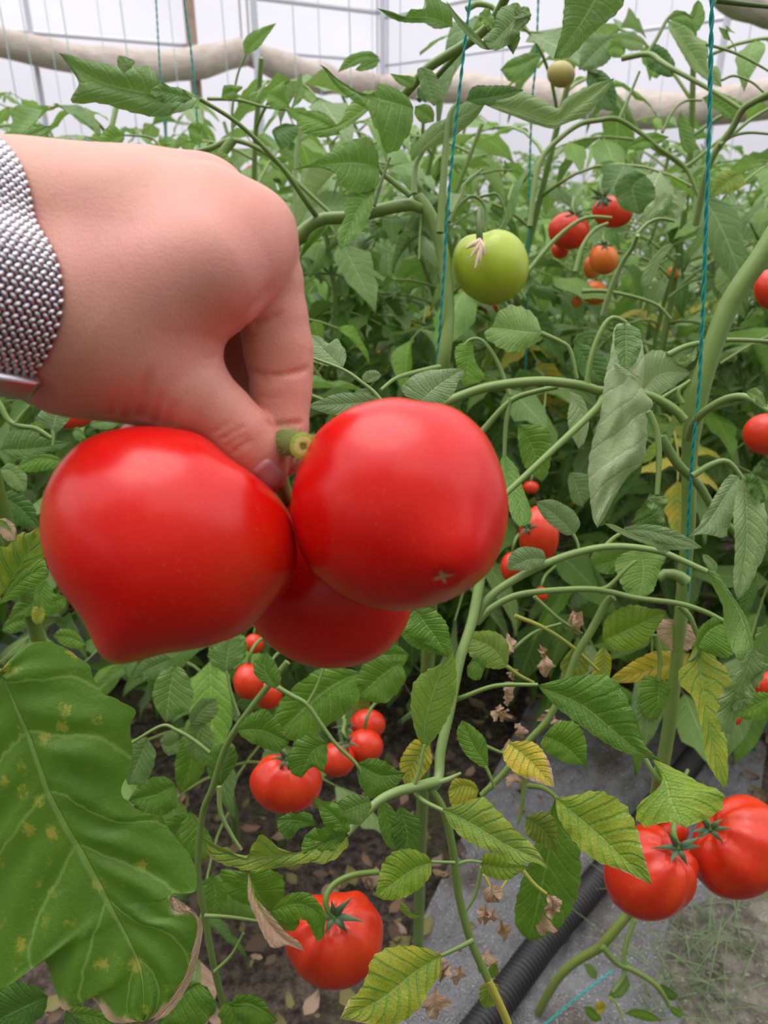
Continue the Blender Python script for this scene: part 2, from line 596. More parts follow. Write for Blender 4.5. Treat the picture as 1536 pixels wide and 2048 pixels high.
# frame pipes
n_trim = [0]
def pipe(a, b, r, mat=M_PIPE, sag=0):
    n_trim[0] += 1
    P = [np.array(a) * (1 - u) + np.array(b) * u + np.array([0, 0, -sag * math.sin(math.pi * u)]) for u in np.linspace(0, 1, 9)]
    mb = MB(); tube(mb, P, r, seg=10, n=9)
    return struct('trim_%d' % n_trim[0], mb, mat)
for z, r in ((1.95, .018), (2.34, .024), (2.55, .026)):
    pipe(gp_(LA, .08, z), gp_(.05, .08, z), r)
    if z in (1.95, 2.34): pipe(gp_(.08, .05, z - .04), gp_(.08, LB, z - .04), r * .8)
for b in (.9, 2.0, 3.3, 4.8):
    z = EAVE + (RIDGE - EAVE) * math.sin(math.pi * b / LB) - .04
    pipe(gp_(.05, b, z), gp_(LA, b, z), .02)
for a in (1.6, 4.0, 6.5, 9.0):
    n_trim[0] += 1
    P = [gp_(a, .05 + (LB - .1) * u, EAVE - .08 + (RIDGE - EAVE) * math.sin(math.pi * u)) for u in np.linspace(0, 1, 25)]
    mb = MB(); tube(mb, P, .025, seg=10, n=40); struct('trim_%d' % n_trim[0], mb, M_PIPE)
for a, m_, r in ((.12, M_PIPE, .03), (2.05, M_WOOD, .045), (3.3, M_PIPE, .02), (5.2, M_PIPE, .03), (7.6, M_PIPE, .03)):
    pipe(gp_(a, .14, 0), gp_(a, .14, EAVE - .03), r, m_)
for b in (3.7, 7.4):
    pipe(gp_(.14, b, 0), gp_(.14, b, EAVE - .03), .022)
pipe(gp_(1.72, .6, 0), gp_(1.72, .6, 2.60), .026)
pipe(gp_(1.72, .6, 2.42), gp_(.85, 1.0, 2.80), .02)
# rolled shade cloth slung along the back
m_cloth = newmat('shade_cloth')
t = NT(m_cloth)
w = t.noise(t.obj(), 9, 4)
c = t.mix(w, (0.34, 0.27, 0.23), (0.58, 0.51, 0.45))
p = t.prin(Roughness=.85); t.l(c, p.inputs['Base Color'])
t.l(t.bump(w, .8, .03), p.inputs['Normal']); t.out(p.outputs[0])
def roll(pts, rad, label, name='shade_cloth_roll'):
    P = spline(np.array(pts, float), 40)
    rg = np.random.default_rng(int(abs(pts[0][0]) * 100))
    root = empty(name, P[0], label, 'shade cloth')
    mb = MB()
    n = len(P); seg = 16
    R = rad * (1 + .18 * np.interp(np.arange(n), np.linspace(0, n, 14), rg.uniform(-1, 1, 14)))
    tube(mb, P, R, seg=seg, n=n, resample=False)
    mb.build('cloth', m_cloth, root)
    return root
def at_y(x, y, wy):
    r = RT * ((x - CX) / FPX) + UP * (-(y - CY) / FPX) + FW
    return CAM + r * ((wy - CAM[1]) / r[1])
def at_wall(x, y, off=.3):
    """point on the wall plane (set in by off) seen at a photo pixel"""
    r = RT * ((x - CX) / FPX) + UP * (-(y - CY) / FPX) + FW
    nrm, p0 = (EB, CORNER + EB * off) if x < 765 else (EA, CORNER + EA * off)
    return CAM + r * ((p0 - CAM).dot(nrm) / r.dot(nrm))
M_TIE = simple('tie_cord', (.35, .33, .3), .8)
for pts, lab in (([at_wall(-400, 0), at_wall(-180, 40), at_wall(0, 84), at_wall(120, 112), at_wall(260, 134), at_wall(380, 128), at_wall(485, 104)], 'beige shade cloth roll sagging across the top left of the greenhouse'),
             ([at_wall(500, 106), at_wall(570, 136), at_wall(660, 160), at_wall(755, 172)], 'beige shade cloth roll sagging beside the corner post of the far walls'),
             ([at_wall(775, 172), at_wall(930, 176), at_wall(1080, 194), at_wall(1200, 210), at_wall(1330, 222), at_wall(1480, 206), at_wall(1640, 180), at_wall(1800, 160)], 'beige shade cloth roll sagging low along the far wall behind the right hand plants')):
    r_ = roll(pts, .115, lab)
    for q_ in (pts[0], pts[-1]):
        mb = MB(); tube(mb, [q_, (q_[0], q_[1], 2.50)], .008, seg=6); mb.build('tie', M_TIE, r_)
r_ = roll([at_y(1440, -30, 3.0), at_y(1480, 0, 3.0), at_y(1530, 20, 3.0), at_y(1640, 45, 3.0), at_y(1800, 60, 3.0)], .05, 'brown rolled cloth hanging overhead in the top right corner')
# mulch film and loose clear film on the ground
m_mulch = newmat('mulch_film')
t = NT(m_mulch)
ob = t.obj()
n1 = t.noise(ob, 26, 5, .6); n2 = t.noise(ob, 330, 2, .5); n3 = t.noise(ob, 6, 3)
c = t.mix(n1, (0.17, 0.165, 0.17), (0.40, 0.39, 0.41))
c = t.mix(t.smooth(n3, .52, .7), c, (0.16, 0.12, 0.09))
c = t.mix(t.smooth(n2, .63, .68), c, (0.68, 0.68, 0.72))  # pale specks painted into the colour as droplet glints
p = t.prin(Roughness=t.math('ADD', .08, t.math('MULTIPLY', n1, .25))); t.l(c, p.inputs['Base Color'])
t.l(t.bump(t.math('ADD', n1, t.math('MULTIPLY', n2, .8)), 1.0, .012), p.inputs['Normal']); t.out(p.outputs[0])
m_weed = newmat('clear_film_over_weeds')
t = NT(m_weed)
ob = t.obj()
n1 = t.noise(ob, 22, 6, .7); n2 = t.noise(ob, 120, 4, .7); n3 = t.noise(ob, 5, 3)
c = t.mix(t.smooth(n1, .35, .65), (0.10, 0.085, 0.06), (0.30, 0.27, 0.22))
c = t.mix(t.smooth(n3, .5, .62), c, (0.22, 0.24, 0.09))
c = t.mix(t.smooth(n2, .58, .68), c, (0.5, 0.48, 0.42))
p = t.prin(Roughness=.28); t.l(c, p.inputs['Base Color'])
t.l(t.bump(t.math('ADD', n1, n2), .9, .012), p.inputs['Normal']); t.out(p.outputs[0])


def sheet(name, px, z, mat, label, cat, amp, seed, n=60):
    a, b, c, d = [ground(x, y, z) for x, y in px]
    V, F = quadgrid([a, b, c, d], n, n, 0)
    V = np.array(V)
    for i in range(len(V)):
        q_ = Vector((V[i] * 9 + seed).tolist())
        u_, v_ = i // (n + 1) / n, i % (n + 1) / n
        e_ = min(1, 9 * min(u_, 1 - u_, v_, 1 - v_))
        V[i][2] = .014 + (z - .014) * e_
        V[i][2] += (.25 + .75 * e_) * amp * (.6 * mnoise.noise(q_) + .5 * abs(mnoise.noise(q_ * 2.7)) + .25 * abs(mnoise.noise(q_ * 6)))
    o = MB().add(V, F).build(name, mat)
    return tag(o, label, cat)
sheet('mulch_film', [(560, 2400), (1420, 2250), (1560, 1330), (1060, 1400)], .020, m_mulch, 'crinkled silver grey plastic mulch film under the black hose', 'plastic sheet', .045, 2, 110)
sheet('mulch_film', [(-250, 1340), (110, 1400), (420, 1270), (180, 1215)], .022, m_mulch, 'grey plastic mulch film glimpsed under the pointed tip of the largest tomato', 'plastic sheet', .02, 9, 40)
sheet('ground_film', [(1120, 2450), (1900, 2300), (1850, 1700), (1330, 1790)], .040, m_weed, 'clear plastic film over brown moss and weeds in the bottom right corner', 'plastic sheet', .03, 4, 70)
# corrugated hose
m_hose = simple('hose_black', (0.028, 0.025, 0.026), .42, 0, .3, 30)
HZ = .055
C_ = spline(np.array([ground(640, 2500, HZ), ground(860, 2180, HZ), ground(965, 2048, HZ), ground(1038, 1950, HZ), ground(1100, 1868, HZ), ground(1165, 1795, HZ), ground(1215, 1735, HZ), ground(1290, 1640, HZ), ground(1400, 1500, HZ), ground(1480, 1380, HZ)]), 900)
n = len(C_)
R = .0215 * (1 + .085 * np.clip(1.6 * np.sin(np.arange(n) / n * 2 * math.pi * 175), -1, 1))
mb = MB(); tube(mb, C_, R, seg=18, n=n, resample=False)
tag(mb.build('corrugated_hose', m_hose), 'black corrugated drain hose lying across the mulch film', 'hose')

# twine
M_TWINE = newmat('green_twine')
t = NT(M_TWINE)
n1 = t.noise(t.obj(), 500, 2)
p = t.prin(Roughness=.5); t.l(t.mix(n1, (0.014, 0.26, 0.24), (0.04, 0.42, 0.38)), p.inputs['Base Color']); t.out(p.outputs[0])
M_TWINEF = simple('pale_twine', (0.45, 0.60, 0.60), .6)


def twine(pts, r, label, group=None, fine=True, mat=None):
    P = np.array(pts)
    L = np.linalg.norm(np.diff(P, axis=0), axis=1).sum()
    mb = MB()
    if fine:
        n = int(min(700, L / .0016))
        C = spline(P, n)
        Tn, N, B = frames(C)
        ph = np.linspace(0, L / .022 * 2 * math.pi, n)
        for k in (0, math.pi):
            tube(mb, C + (N * np.cos(ph + k)[:, None] + B * np.sin(ph + k)[:, None]) * r * .55, r * .62, seg=6, n=n, resample=False)
    else:
        tube(mb, P, r, seg=5, n=8)
    o = mb.build('twine', mat or M_TWINE, loc=P[0])
    return tag(o, label, 'string', group)
def vdepth(y, yA, dA):
    s, c = math.sin(PITCH), math.cos(PITCH)
    YA = -(yA - CY) / FPX * dA
    t = (-(y - CY) / FPX * dA - YA) / (c - (y - CY) / FPX * s)
    return dA - t * s
def plumb(pts, yA, dA, r, label):
    P = [world(x, y, vdepth(y, yA, dA)) for x, y in pts]
    d = P[0] - P[1]; d /= np.linalg.norm(d)
    top = P[0]
    up = [top + d * .12 * k * (1 - k / 40) + np.array([0, 0, .004 * k * k]) for k in range(1, 13)]
    up = [u for u in up if u[2] < 2.75]
    twine(up[::-1] + P, r, label)
plumb([(940, 0), (927, 110), (913, 235), (903, 330), (893, 450), (887, 560), (880, 650), (872, 760)], 560, .700, .0013, 'teal twine running down beside the green tomato')
plumb([(1424, 0), (1421, 150), (1417, 300), (1411, 480), (1405, 640), (1397, 790), (1386, 900), (1375, 1080), (1376, 1200), (1362, 1330), (1340, 1480), (1322, 1560)], 900, .580, .0014, 'teal twine running down the thick stem on the right')
plumb([(368, 0), (383, 110), (396, 260), (402, 330), (440, 800)], 200, 1.26, .0017, 'teal twine hanging above the wrist, right one of the close pair')
plumb([(312, 0), (322, 170), (335, 320), (380, 800)], 200, 1.46, .0016, 'teal twine hanging above the wrist, left one of the close pair')
plumb([(1078, -40), (1072, 120), (1064, 210), (1058, 400), (1050, 800)], 200, 1.18, .0016, 'teal twine behind the curled leaf above the green tomato')
s6 = [ground(1078, 2060, .06), ground(1130, 2015, .075), ground(1180, 1975, .08), ground(1225, 1942, .09)]
twine(s6, .0017, 'loose teal twine end lying near the bottom edge by the hose')

# fallen dry leaves and crumbs on the soil, too many to count
mb = MB()
lg = np.random.default_rng(12)
M_LITTER = newmat('leaf_litter')
t = NT(M_LITTER)
at = t.n('ShaderNodeAttribute', attribute_name='tint')
p = t.prin(Roughness=.85); t.l(at.outputs['Color'], p.inputs['Base Color']); t.out(p.outputs[0])
for _ in range(2600):
    x, y = lg.uniform(-1.6, 1.4), lg.uniform(.55, 2.4)
    L = lg.uniform(.004, .024)
    a = lg.uniform(0, 6.28)
    c_, s_ = math.cos(a), math.sin(a)
    V = []
    for u in np.linspace(-1, 1, 5):
        w = (1 - u * u) * lg.uniform(.3, .6) + .04
        for v in (-1, 0, 1):
            px, py = u * L, v * w * L
            V.append((x + c_ * px - s_ * py, y + s_ * px + c_ * py, .012 + L * (.25 * v * v + .3 * u * u * lg.uniform(0, 1)) + lg.uniform(0, .004)))
    col = np.array([(.20, .12, .07), (.28, .19, .13), (.11, .07, .045), (.17, .15, .05)][lg.integers(0, 4)]) * lg.uniform(.7, 1.2)
    mb.add(V, [(i * 3 + j, i * 3 + j + 1, i * 3 + j + 4, i * 3 + j + 3) for i in range(4) for j in range(2)], None, (*col, 1))
tag(mb.build('leaf_litter', M_LITTER), 'scattered dry brown leaf scraps on the soil under the vines', 'leaf litter', None, 'stuff')
# ================================================================== PLANTS IN THE ROWS BEHIND
LV = 7


def leaflet_arrays(L, Wd, droop, fold, curl, rg, lob=0.10):
    """leaflet lying along +X, upper face +Z: rows along, 5 columns"""
    t_ = np.linspace(0, 1, LV + 1)
    w = np.sin(math.pi * t_ ** 0.72) ** 0.8 * (1 - .25 * t_)
    w = w * (1 + lob * np.sin(t_ * 17 + rg.uniform(0, 6)))
    w[0] = .03; w[-1] = 0.0
    V, U = [], []
    for i, a in enumerate(t_):
        for s in (-1, -.5, 0, .5, 1):
            x = a * L
            y = s * w[i] * Wd * .5
            z = -droop * L * a * a + fold * abs(y) - curl * (s * s) * w[i] * Wd * .5 + .035 * L * math.sin(a * 14 + s * 3) * abs(s)
            V.append((x, y * (1 - .25 * abs(curl) * s * s), z)); U.append((.5 + .5 * s, a))
    F = [(i * 5 + j, (i + 1) * 5 + j, (i + 1) * 5 + j + 1, i * 5 + j + 1) for i in range(LV) for j in range(4)]
    return np.array(V), F, np.array(U)


def basis(x, up=(0, 0, 1)):
    x = np.array(x, float); x /= np.linalg.norm(x)
    y = np.cross(up, x)
    if np.linalg.norm(y) < 1e-4: y = np.array([0, 1.0, 0])
    y /= np.linalg.norm(y)
    return np.stack([x, y, np.cross(x, y)])


def compound_leaf(ms, mf, base, az, Ln, elev, rg, yel=0, dry=0):
    d0 = np.array([math.cos(az) * math.cos(elev), math.sin(az) * math.cos(elev), math.sin(elev)])
    P = [np.array(base)]
    d = d0.copy()
    for k in range(5):
        P.append(P[-1] + d * Ln / 5)
        d = d + np.array([0, 0, -.24]) + rg.normal(0, .06, 3); d /= np.linalg.norm(d)
    C = spline(np.array(P), 11)
    tube(ms, C, np.linspace(.0032, .0014, 11), seg=5, n=8, tint=(yel * .6, 0, rg.uniform(0, .4), 0), cap=False)
    Tn = np.gradient(C, axis=0)
    for (k, sides, sc_) in ((4, (-1, 1), .65), (6, (-1, 1), .9), (8, (-1, 1), .8), (10, (0,), 1.15)):
        for sd in sides:
            if rg.random() < .06: continue
            x = Tn[k] / np.linalg.norm(Tn[k])
            B = basis(x)
            dirn = x * (.35 if sd else 1) + B[1] * sd * .9 + np.array([0, 0, rg.uniform(-.55, .15)])
            B2 = basis(dirn, (rg.normal(0, .35), rg.normal(0, .35), 1))
            L = Ln * .42 * sc_ * rg.uniform(.8, 1.2)
            V, F, U = leaflet_arrays(L, L * rg.uniform(.45, .62), rg.uniform(.05, .5), rg.uniform(-.2, .5), rg.uniform(-.3, .5), rg)
            if rg.random() < .25:   # rolled leaflets
                V[:, 1] *= .5; V[:, 2] += np.abs(V[:, 1]) * 1.2
            Wv = C[k] + V @ B2
            mf.add(Wv, F, U, (np.clip(yel * rg.uniform(.5, 1.3), 0, 1), dry * rg.uniform(0, 1), np.clip(rg.normal(.13, .2), 0, .8), rg.random()))


def plant_variant(seed, H, nleaf, name='tomato_plant'):
    rg = np.random.default_rng(seed)
    ms, mf = MB(), MB()
    P = [np.array([0, 0, -.03])]
    for k in range(6):
        P.append(np.array([rg.normal(0, .025), rg.normal(0, .025), H * (k + 1) / 6]))
    C = spline(np.array(P), 26)
    tube(ms, C, np.linspace(.0085, .0045, 26), seg=8, n=22, tint=(0, 0, .25, 0))
    az = rg.uniform(0, 6)
    for k in range(nleaf):
        f = .16 + .84 * (k + rg.uniform(0, .6)) / nleaf
        i = f * 25
        b = C[int(min(i, 25))]
        az += 2.4 + rg.normal(0, .4)
        old = max(0, 1 - f * 2.2)
        compound_leaf(ms, mf, b, az, rg.uniform(.24, .38) * (1.05 - .25 * f), rg.uniform(.05, .65) + .25 * f, rg,
                      yel=(rg.uniform(.3, .8) if rg.random() < .05 + old * .25 else rg.uniform(0, .22)), dry=(.6 if rg.random() < .15 * old else 0))
    # dangling fruit stalks with dried flower ends
    return ms, mf


root0 = []
for s in range(9):
    e_ = empty('tomato_plant', (0, 0, 0))
    ms, mf = plant_variant(100 + s, 1.14 + .06 * (s % 4), 21 + s % 6)
    st = ms.build('stem', M_STEM, e_)
    fo = mf.build('foliage', M_LEAF, e_)
    root0.append((e_, st, fo))
rg = np.random.default_rng(8)
used = set()
LBL = 'green tomato plant standing in the crowded rows behind the nearest vines'


def put_plant(v, x, y, rz, sc_, label, group):
    e_, st, fo = root0[v]
    if v in used:
        e2 = e_.copy(); COL.objects.link(e2)
        for ch in (st, fo):
            c2 = ch.copy(); COL.objects.link(c2); c2.parent = e2
        e_ = e2
    used.add(v)
    e_.location = (x, y, 0); e_.rotation_euler = (0, 0, rz); e_.scale = (sc_, sc_, sc_)
    tag(e_, label, 'plant', group)


spots = []
for row, y in enumerate((1.12, 1.42, 1.75, 2.1, 2.5, 2.95, 3.4, 3.95, 4.5, 5.1, 5.7, 6.3, 6.9)):
    half = .52 * y + .35
    x = -half + rg.uniform(0, .2)
    step = .30 + .012 * row
    while x < half:
        spots.append((x + rg.normal(0, .04), y + rg.normal(0, .09)))
        x += step
for k, (x, y) in enumerate(spots):
    if y < 1.27 and not (-.35 < x < .02 or x > .80): continue   # open ground near the viewer
    q_ = np.array([x, y, 0]) - CORNER
    if q_.dot(EA) < .5 or q_.dot(EB) < .5: continue
    put_plant(int(rg.integers(0, 9)), x, y, rg.uniform(0, 6.28), rg.uniform(.84, 1.04) * (1.0 if y < 3 else (.90 if x < .5 else .97)), LBL, 'tomato plants in the rows behind')
for x, y, s_ in ((.30, 1.46, 1.08), (.56, 1.52, 1.12), (.78, 1.38, 1.12), (.08, 1.60, 1.05), (-.18, 1.52, .98), (-.45, 1.45, .95), (.95, 1.55, 1.1)):
    put_plant(int(rg.integers(0, 9)), x, y, rg.uniform(0, 6.28), s_, LBL, 'tomato plants in the rows behind')
for k, (e_, st, fo) in enumerate(root0):
    if k not in used:
        for o in (st, fo, e_): bpy.data.objects.remove(o)

# faint support strings over the far rows
k = 0
for (px, d) in ((18, 2.6), (60, 3.4), (108, 4.2), (140, 3.0), (210, 4.6), (255, 2.8), (350, 3.9), (452, 3.2), (520, 4.4), (590, 3.1), (640, 3.8), (700, 2.7), (745, 4.1), (800, 3.3), (1005, 3.6), (1120, 3.0), (1185, 4.0), (1260, 3.2), (1330, 4.4), (1490, 3.0)):
    p = world(px, 120, d)
    twine([(p[0], p[1], 2.75), (p[0], p[1], 1.6), (p[0] + .02, p[1], .3)], .0022, 'faint pale support string hanging over the far tomato rows', 'support strings over the far rows', False, M_TWINEF)
# ================================================================== HAND
def cc(x, y, d):
    """camera-space metric point"""
    return np.array([(x - CX) / FPX * d, -(y - CY) / FPX * d, -d])


def c2w(V):
    return CAM + V[:, 0:1] * RT + V[:, 1:2] * UP - V[:, 2:3] * FW


def smin(a, b, k):
    h = np.clip(0.5 + 0.5 * (b - a) / k, 0, 1)
    return b * (1 - h) + a * h - k * h * (1 - h)


def chain(P, pts, k=0.003):
    """smooth union of tapered capsules; pts = (x, y, d, r_px)"""
    D = None
    for (x0, y0, d0, r0), (x1, y1, d1, r1) in zip(pts[:-1], pts[1:]):
        a, b = cc(x0, y0, d0), cc(x1, y1, d1)
        ra, rb = r0 * d0 / FPX, r1 * d1 / FPX
        ab = b - a
        t = np.clip(((P - a) @ ab) / ab.dot(ab), 0, 1)
        dist = np.linalg.norm(P - a - t[..., None] * ab, axis=-1) - (ra + (rb - ra) * t)
        D = dist if D is None else smin(D, dist, k)
    return D


GROOVES = []
PALM = [
    ([(-760, 560, .305, 205), (-300, 555, .27, 170), (60, 480, .268, 172), (120, 480, .266, 164)], .012),
    ([(-300, 560, .265, 165), (50, 612, .258, 138), (165, 655, .255, 162)], .012),
    ([(60, 500, .264, 170), (250, 490, .262, 165), (420, 470, .262, 118), (492, 478, .263, 100)], .012),
    ([(80, 480, .276, 150), (300, 440, .278, 122), (398, 428, .280, 110)], .010),
    ([(60, 480, .292, 120), (330, 440, .300, 95)], .012),
    ([(150, 655, .255, 165), (262, 690, .254, 150)], .012),
    ([(230, 610, .250, 130), (340, 575, .247, 112), (425, 545, .2475, 104), (478, 515, .2525, 90)], .014),
]
THUMB = [(262, 690, .254, 150), (330, 745, .254, 112), (378, 788, .254, 86), (440, 830, .256, 65), (482, 872, .2575, 63),
         (515, 912, .259, 55), (534, 944, .260, 42)]
INDEX = [(498, 476, .263, 98), (528, 560, .266, 74), (546, 635, .269, 66), (557, 700, .271, 65.5), (562, 745, .2715, 59), (561, 790, .271, 57),
         (560, 835, .2705, 52), (561, 862, .270, 50), (562, 900, .269, 45), (560, 915, .2685, 40)]
MIDDLE = [(398, 428, .280, 108), (440, 560, .289, 66), (478, 690, .293, 58), (505, 790, .288, 52), (535, 870, .283, 42)]
RING = [(330, 440, .300, 95), (370, 560, .312, 62), (400, 690, .316, 55), (440, 770, .305, 48), (470, 830, .298, 40)]
PINKY = [(260, 470, .310, 85), (290, 580, .326, 54), (310, 690, .328, 46), (350, 750, .316, 40), (380, 790, .31, 34)]


def hand_sdf(P):
    D = None
    for pts, k in PALM:
        c = chain(P, pts, .01)
        D = c if D is None else smin(D, c, k)
    D = smin(D, chain(P, THUMB, .003), .006)
    D = smin(D, chain(P, MIDDLE, .004), .004)
    D = smin(D, chain(P, RING, .004), .003)
    D = smin(D, chain(P, PINKY, .004), .003)
    D = smin(D, chain(P, INDEX, .0035), .0016)
    # tendon / wrist-crease folds along the lower edge
    for g, r, depth in GROOVES:
        gd = None
        m_ = len(g) - 1
        for i_, (a, b) in enumerate(zip(g[:-1], g[1:])):
            ab = b - a
            t = np.clip(((P - a) @ ab) / ab.dot(ab), 0, 1)
            dd = np.linalg.norm(P - a - t[..., None] * ab, axis=-1)
            u = (i_ + t) / m_
            fade = np.clip(1 - u * .95, 0, 1) if depth < 0 else np.clip(np.minimum(u, 1 - u) * 4 + .15, 0, 1)
            e_ = fade * np.exp(-(dd / r) ** 2)
            gd = e_ if gd is None else np.maximum(gd, e_)
        D = D + 1.5 * abs(depth) * gd
    return D


def trace(sdf, x, y, d0=0.16, d1=0.34):
    """distance along the view axis at which the sdf surface is met at a photo pixel"""
    ds = np.linspace(d0, d1, 500)
    v = sdf(np.array([cc(x, y, d) for d in ds]))
    i = np.argmax(v < 0)
    if v[i] >= 0:
        return None
    a, b = ds[i - 1], ds[i]
    return a + (b - a) * v[i - 1] / (v[i - 1] - v[i] + 1e-12)


def groove(pts, r=.0009, depth=.0007):
    out = []
    for x, y in pts:
        d = trace(hand_sdf, x, y)
        if d: out.append(cc(x, y, d))
    if len(out) > 1:
        return (out, r, depth)


gl = []
for pts, r, dp in [
    ([(482, 656), (510, 650), (540, 640), (562, 628)], .0011, .0011),
    ([(500, 742), (530, 752), (565, 751), (600, 744), (618, 736)], .0010, .0009),
    ([(512, 761), (540, 765), (570, 763)], .0008, .0004),
    ([(530, 846), (556, 851), (585, 849), (606, 845)], .0010, .0010),
    ([(510, 790), (540, 797), (570, 796)], .0007, .0002),
    ([(284, 836), (286, 812), (291, 780), (299, 745)], .0018, -.0030),
    ([(312, 846), (316, 815), (322, 782)], .0015, -.0014),
    ([(256, 836), (258, 800), (263, 770)], .0016, -.0010),
    ([(338, 850), (345, 820), (356, 795)], .0016, -.0012),
    ([(228, 830), (230, 800), (236, 770)], .0015, -.0007),
    ([(500, 868), (470, 880), (448, 899)], .0009, .0006),
    ([(505, 880), (480, 893), (460, 910)], .0009, .0007),
    ([(495, 852), (465, 866), (436, 884)], .0009, .0005),
    ([(470, 842), (445, 855), (420, 870)], .0008, .0003),
    ([(444, 672), (470, 648), (500, 622), (530, 592), (552, 560)], .0030, .0008),
    ([(400, 720), (424, 716), (448, 712)], .0009, .0003),
    ([(398, 735), (424, 734), (452, 731)], .0009, .0003),
]:
    g = groove(pts, r, dp)
    if g: gl.append(g)
GROOVES.extend(gl)


def surface_nets(sdf, lo, hi, h):
    B = 4
    nb = np.ceil((hi - lo) / (h * B)).astype(int)
    n = nb * B + 1
    ax_ = [lo[i] + h * B * np.arange(nb[i] + 1) for i in range(3)]
    Gc = sdf(np.stack(np.meshgrid(*ax_, indexing='ij'), -1))
    near = np.zeros(tuple(nb), bool)
    sgn = np.zeros(tuple(nb))
    for o in ((0, 0, 0), (1, 0, 0), (0, 1, 0), (1, 1, 0), (0, 0, 1), (1, 0, 1), (0, 1, 1), (1, 1, 1)):
        c = Gc[tuple(slice(o[k], nb[k] + o[k]) for k in range(3))]
        near |= np.abs(c) < h * B * 1.6
        sgn = c
    G = np.repeat(np.repeat(np.repeat(sgn, B, 0), B, 1), B, 2)
    G = np.pad(G, ((0, 1), (0, 1), (0, 1)), 'edge')
    nr = np.pad(near, 1)
    dil = np.zeros_like(near)
    for o in ((0, 0, 0), (1, 0, 0), (-1, 0, 0), (0, 1, 0), (0, -1, 0), (0, 0, 1), (0, 0, -1)):
        dil |= nr[tuple(slice(1 + o[k], 1 + o[k] + nb[k]) for k in range(3))]
    mk = np.pad(np.repeat(np.repeat(np.repeat(dil, B, 0), B, 1), B, 2), ((0, 1), (0, 1), (0, 1)), 'edge')
    idx = np.argwhere(mk)
    vals = np.empty(len(idx))
    for s in range(0, len(idx), 200000):
        vals[s:s + 200000] = sdf(lo + h * idx[s:s + 200000])
    G[mk] = vals
    neg = G < 0
    offs = [(0, 0, 0), (1, 0, 0), (0, 1, 0), (1, 1, 0), (0, 0, 1), (1, 0, 1), (0, 1, 1), (1, 1, 1)]
    s8 = sum(neg[tuple(slice(o[k], n[k] - 1 + o[k]) for k in range(3))].astype(np.int8) for o in offs)
    act = (s8 > 0) & (s8 < 8)
    cell = np.argwhere(act)
    vid = -np.ones(tuple(n - 1), np.int32)
    vid[act] = np.arange(len(cell))
    g8 = [G[tuple((cell + o).T)] for o in offs]
    acc = np.zeros((len(cell), 3)); cnt = np.zeros(len(cell))
    for a in range(8):
        for b in range(a + 1, 8):
            oa, ob = np.array(offs[a]), np.array(offs[b])
            if np.abs(oa - ob).sum() != 1: continue
            m = (g8[a] < 0) != (g8[b] < 0)
            t = np.where(m, g8[a] / np.where(m, g8[a] - g8[b], 1), 0)
            acc += np.where(m[:, None], oa + t[:, None] * (ob - oa), 0)
            cnt += m
    V = lo + h * (cell + acc / cnt[:, None])
    F = []
    for ax in range(3):
        u, w = (ax + 1) % 3, (ax + 2) % 3
        s0 = [slice(1, n[k] - 1) for k in range(3)]
        s1 = list(s0)
        s0[ax] = slice(0, n[ax] - 1)
        s1[ax] = slice(1, n[ax])
        a, b = neg[tuple(s0)], neg[tuple(s1)]
        e = np.argwhere(a != b)
        base = e.copy()
        for k in range(3):
            if k != ax: base[:, k] += 1
        fl = a[tuple(e.T)]
        def q(du, dw):
            c = base.copy()
            c[:, u] -= du
            c[:, w] -= dw
            return vid[tuple(c.T)]
        quad = np.stack([q(1, 1), q(0, 1), q(0, 0), q(1, 0)], 1)
        quad[~fl] = quad[~fl][:, ::-1]
        F.append(quad)
    return V, np.vstack(F)


HL = cc(-980, 880, .305); HH = cc(650, 270, .30)
lo = np.array([HL[0] - .005, cc(0, 1010, .26)[1], -.352])
hi = np.array([cc(650, 0, .29)[0], cc(0, 250, .30)[1], -.205])
HV, HF = surface_nets(hand_sdf, lo, hi, .0007)
# gentle smoothing, two rounds of neighbour averaging
for _ in range(2):
    acc = np.zeros_like(HV); c = np.zeros(len(HV))
    for a, b in ((0, 1), (1, 2), (2, 3), (3, 0)):
        np.add.at(acc, HF[:, a], HV[HF[:, b]]); np.add.at(c, HF[:, a], 1)
        np.add.at(acc, HF[:, b], HV[HF[:, a]]); np.add.at(c, HF[:, b], 1)
    HV = HV * 0.5 + 0.5 * acc / c[:, None]
tint = np.zeros((len(HV), 4))
def blob(pt, r):
    return np.exp(-(np.linalg.norm(HV - pt, axis=1) / r) ** 2)
for (x, y, d, r) in ((500, 430, .245, .016), (400, 350, .26, .014), (560, 745, .255, .013), (500, 900, .25, .014), (565, 870, .255, .012)):
    tint[:, 0] += 0.7 * blob(cc(x, y, d), r)
person = empty('person', world(120, 560, .26),
               'bare hand wearing a metal mesh watch, pinching the cut stalk of a ripe tomato truss', 'person')
mb = MB().add(c2w(HV), HF, None, np.clip(tint, 0, 1))
hand = mb.build('hand_and_forearm', M_SKIN, person)

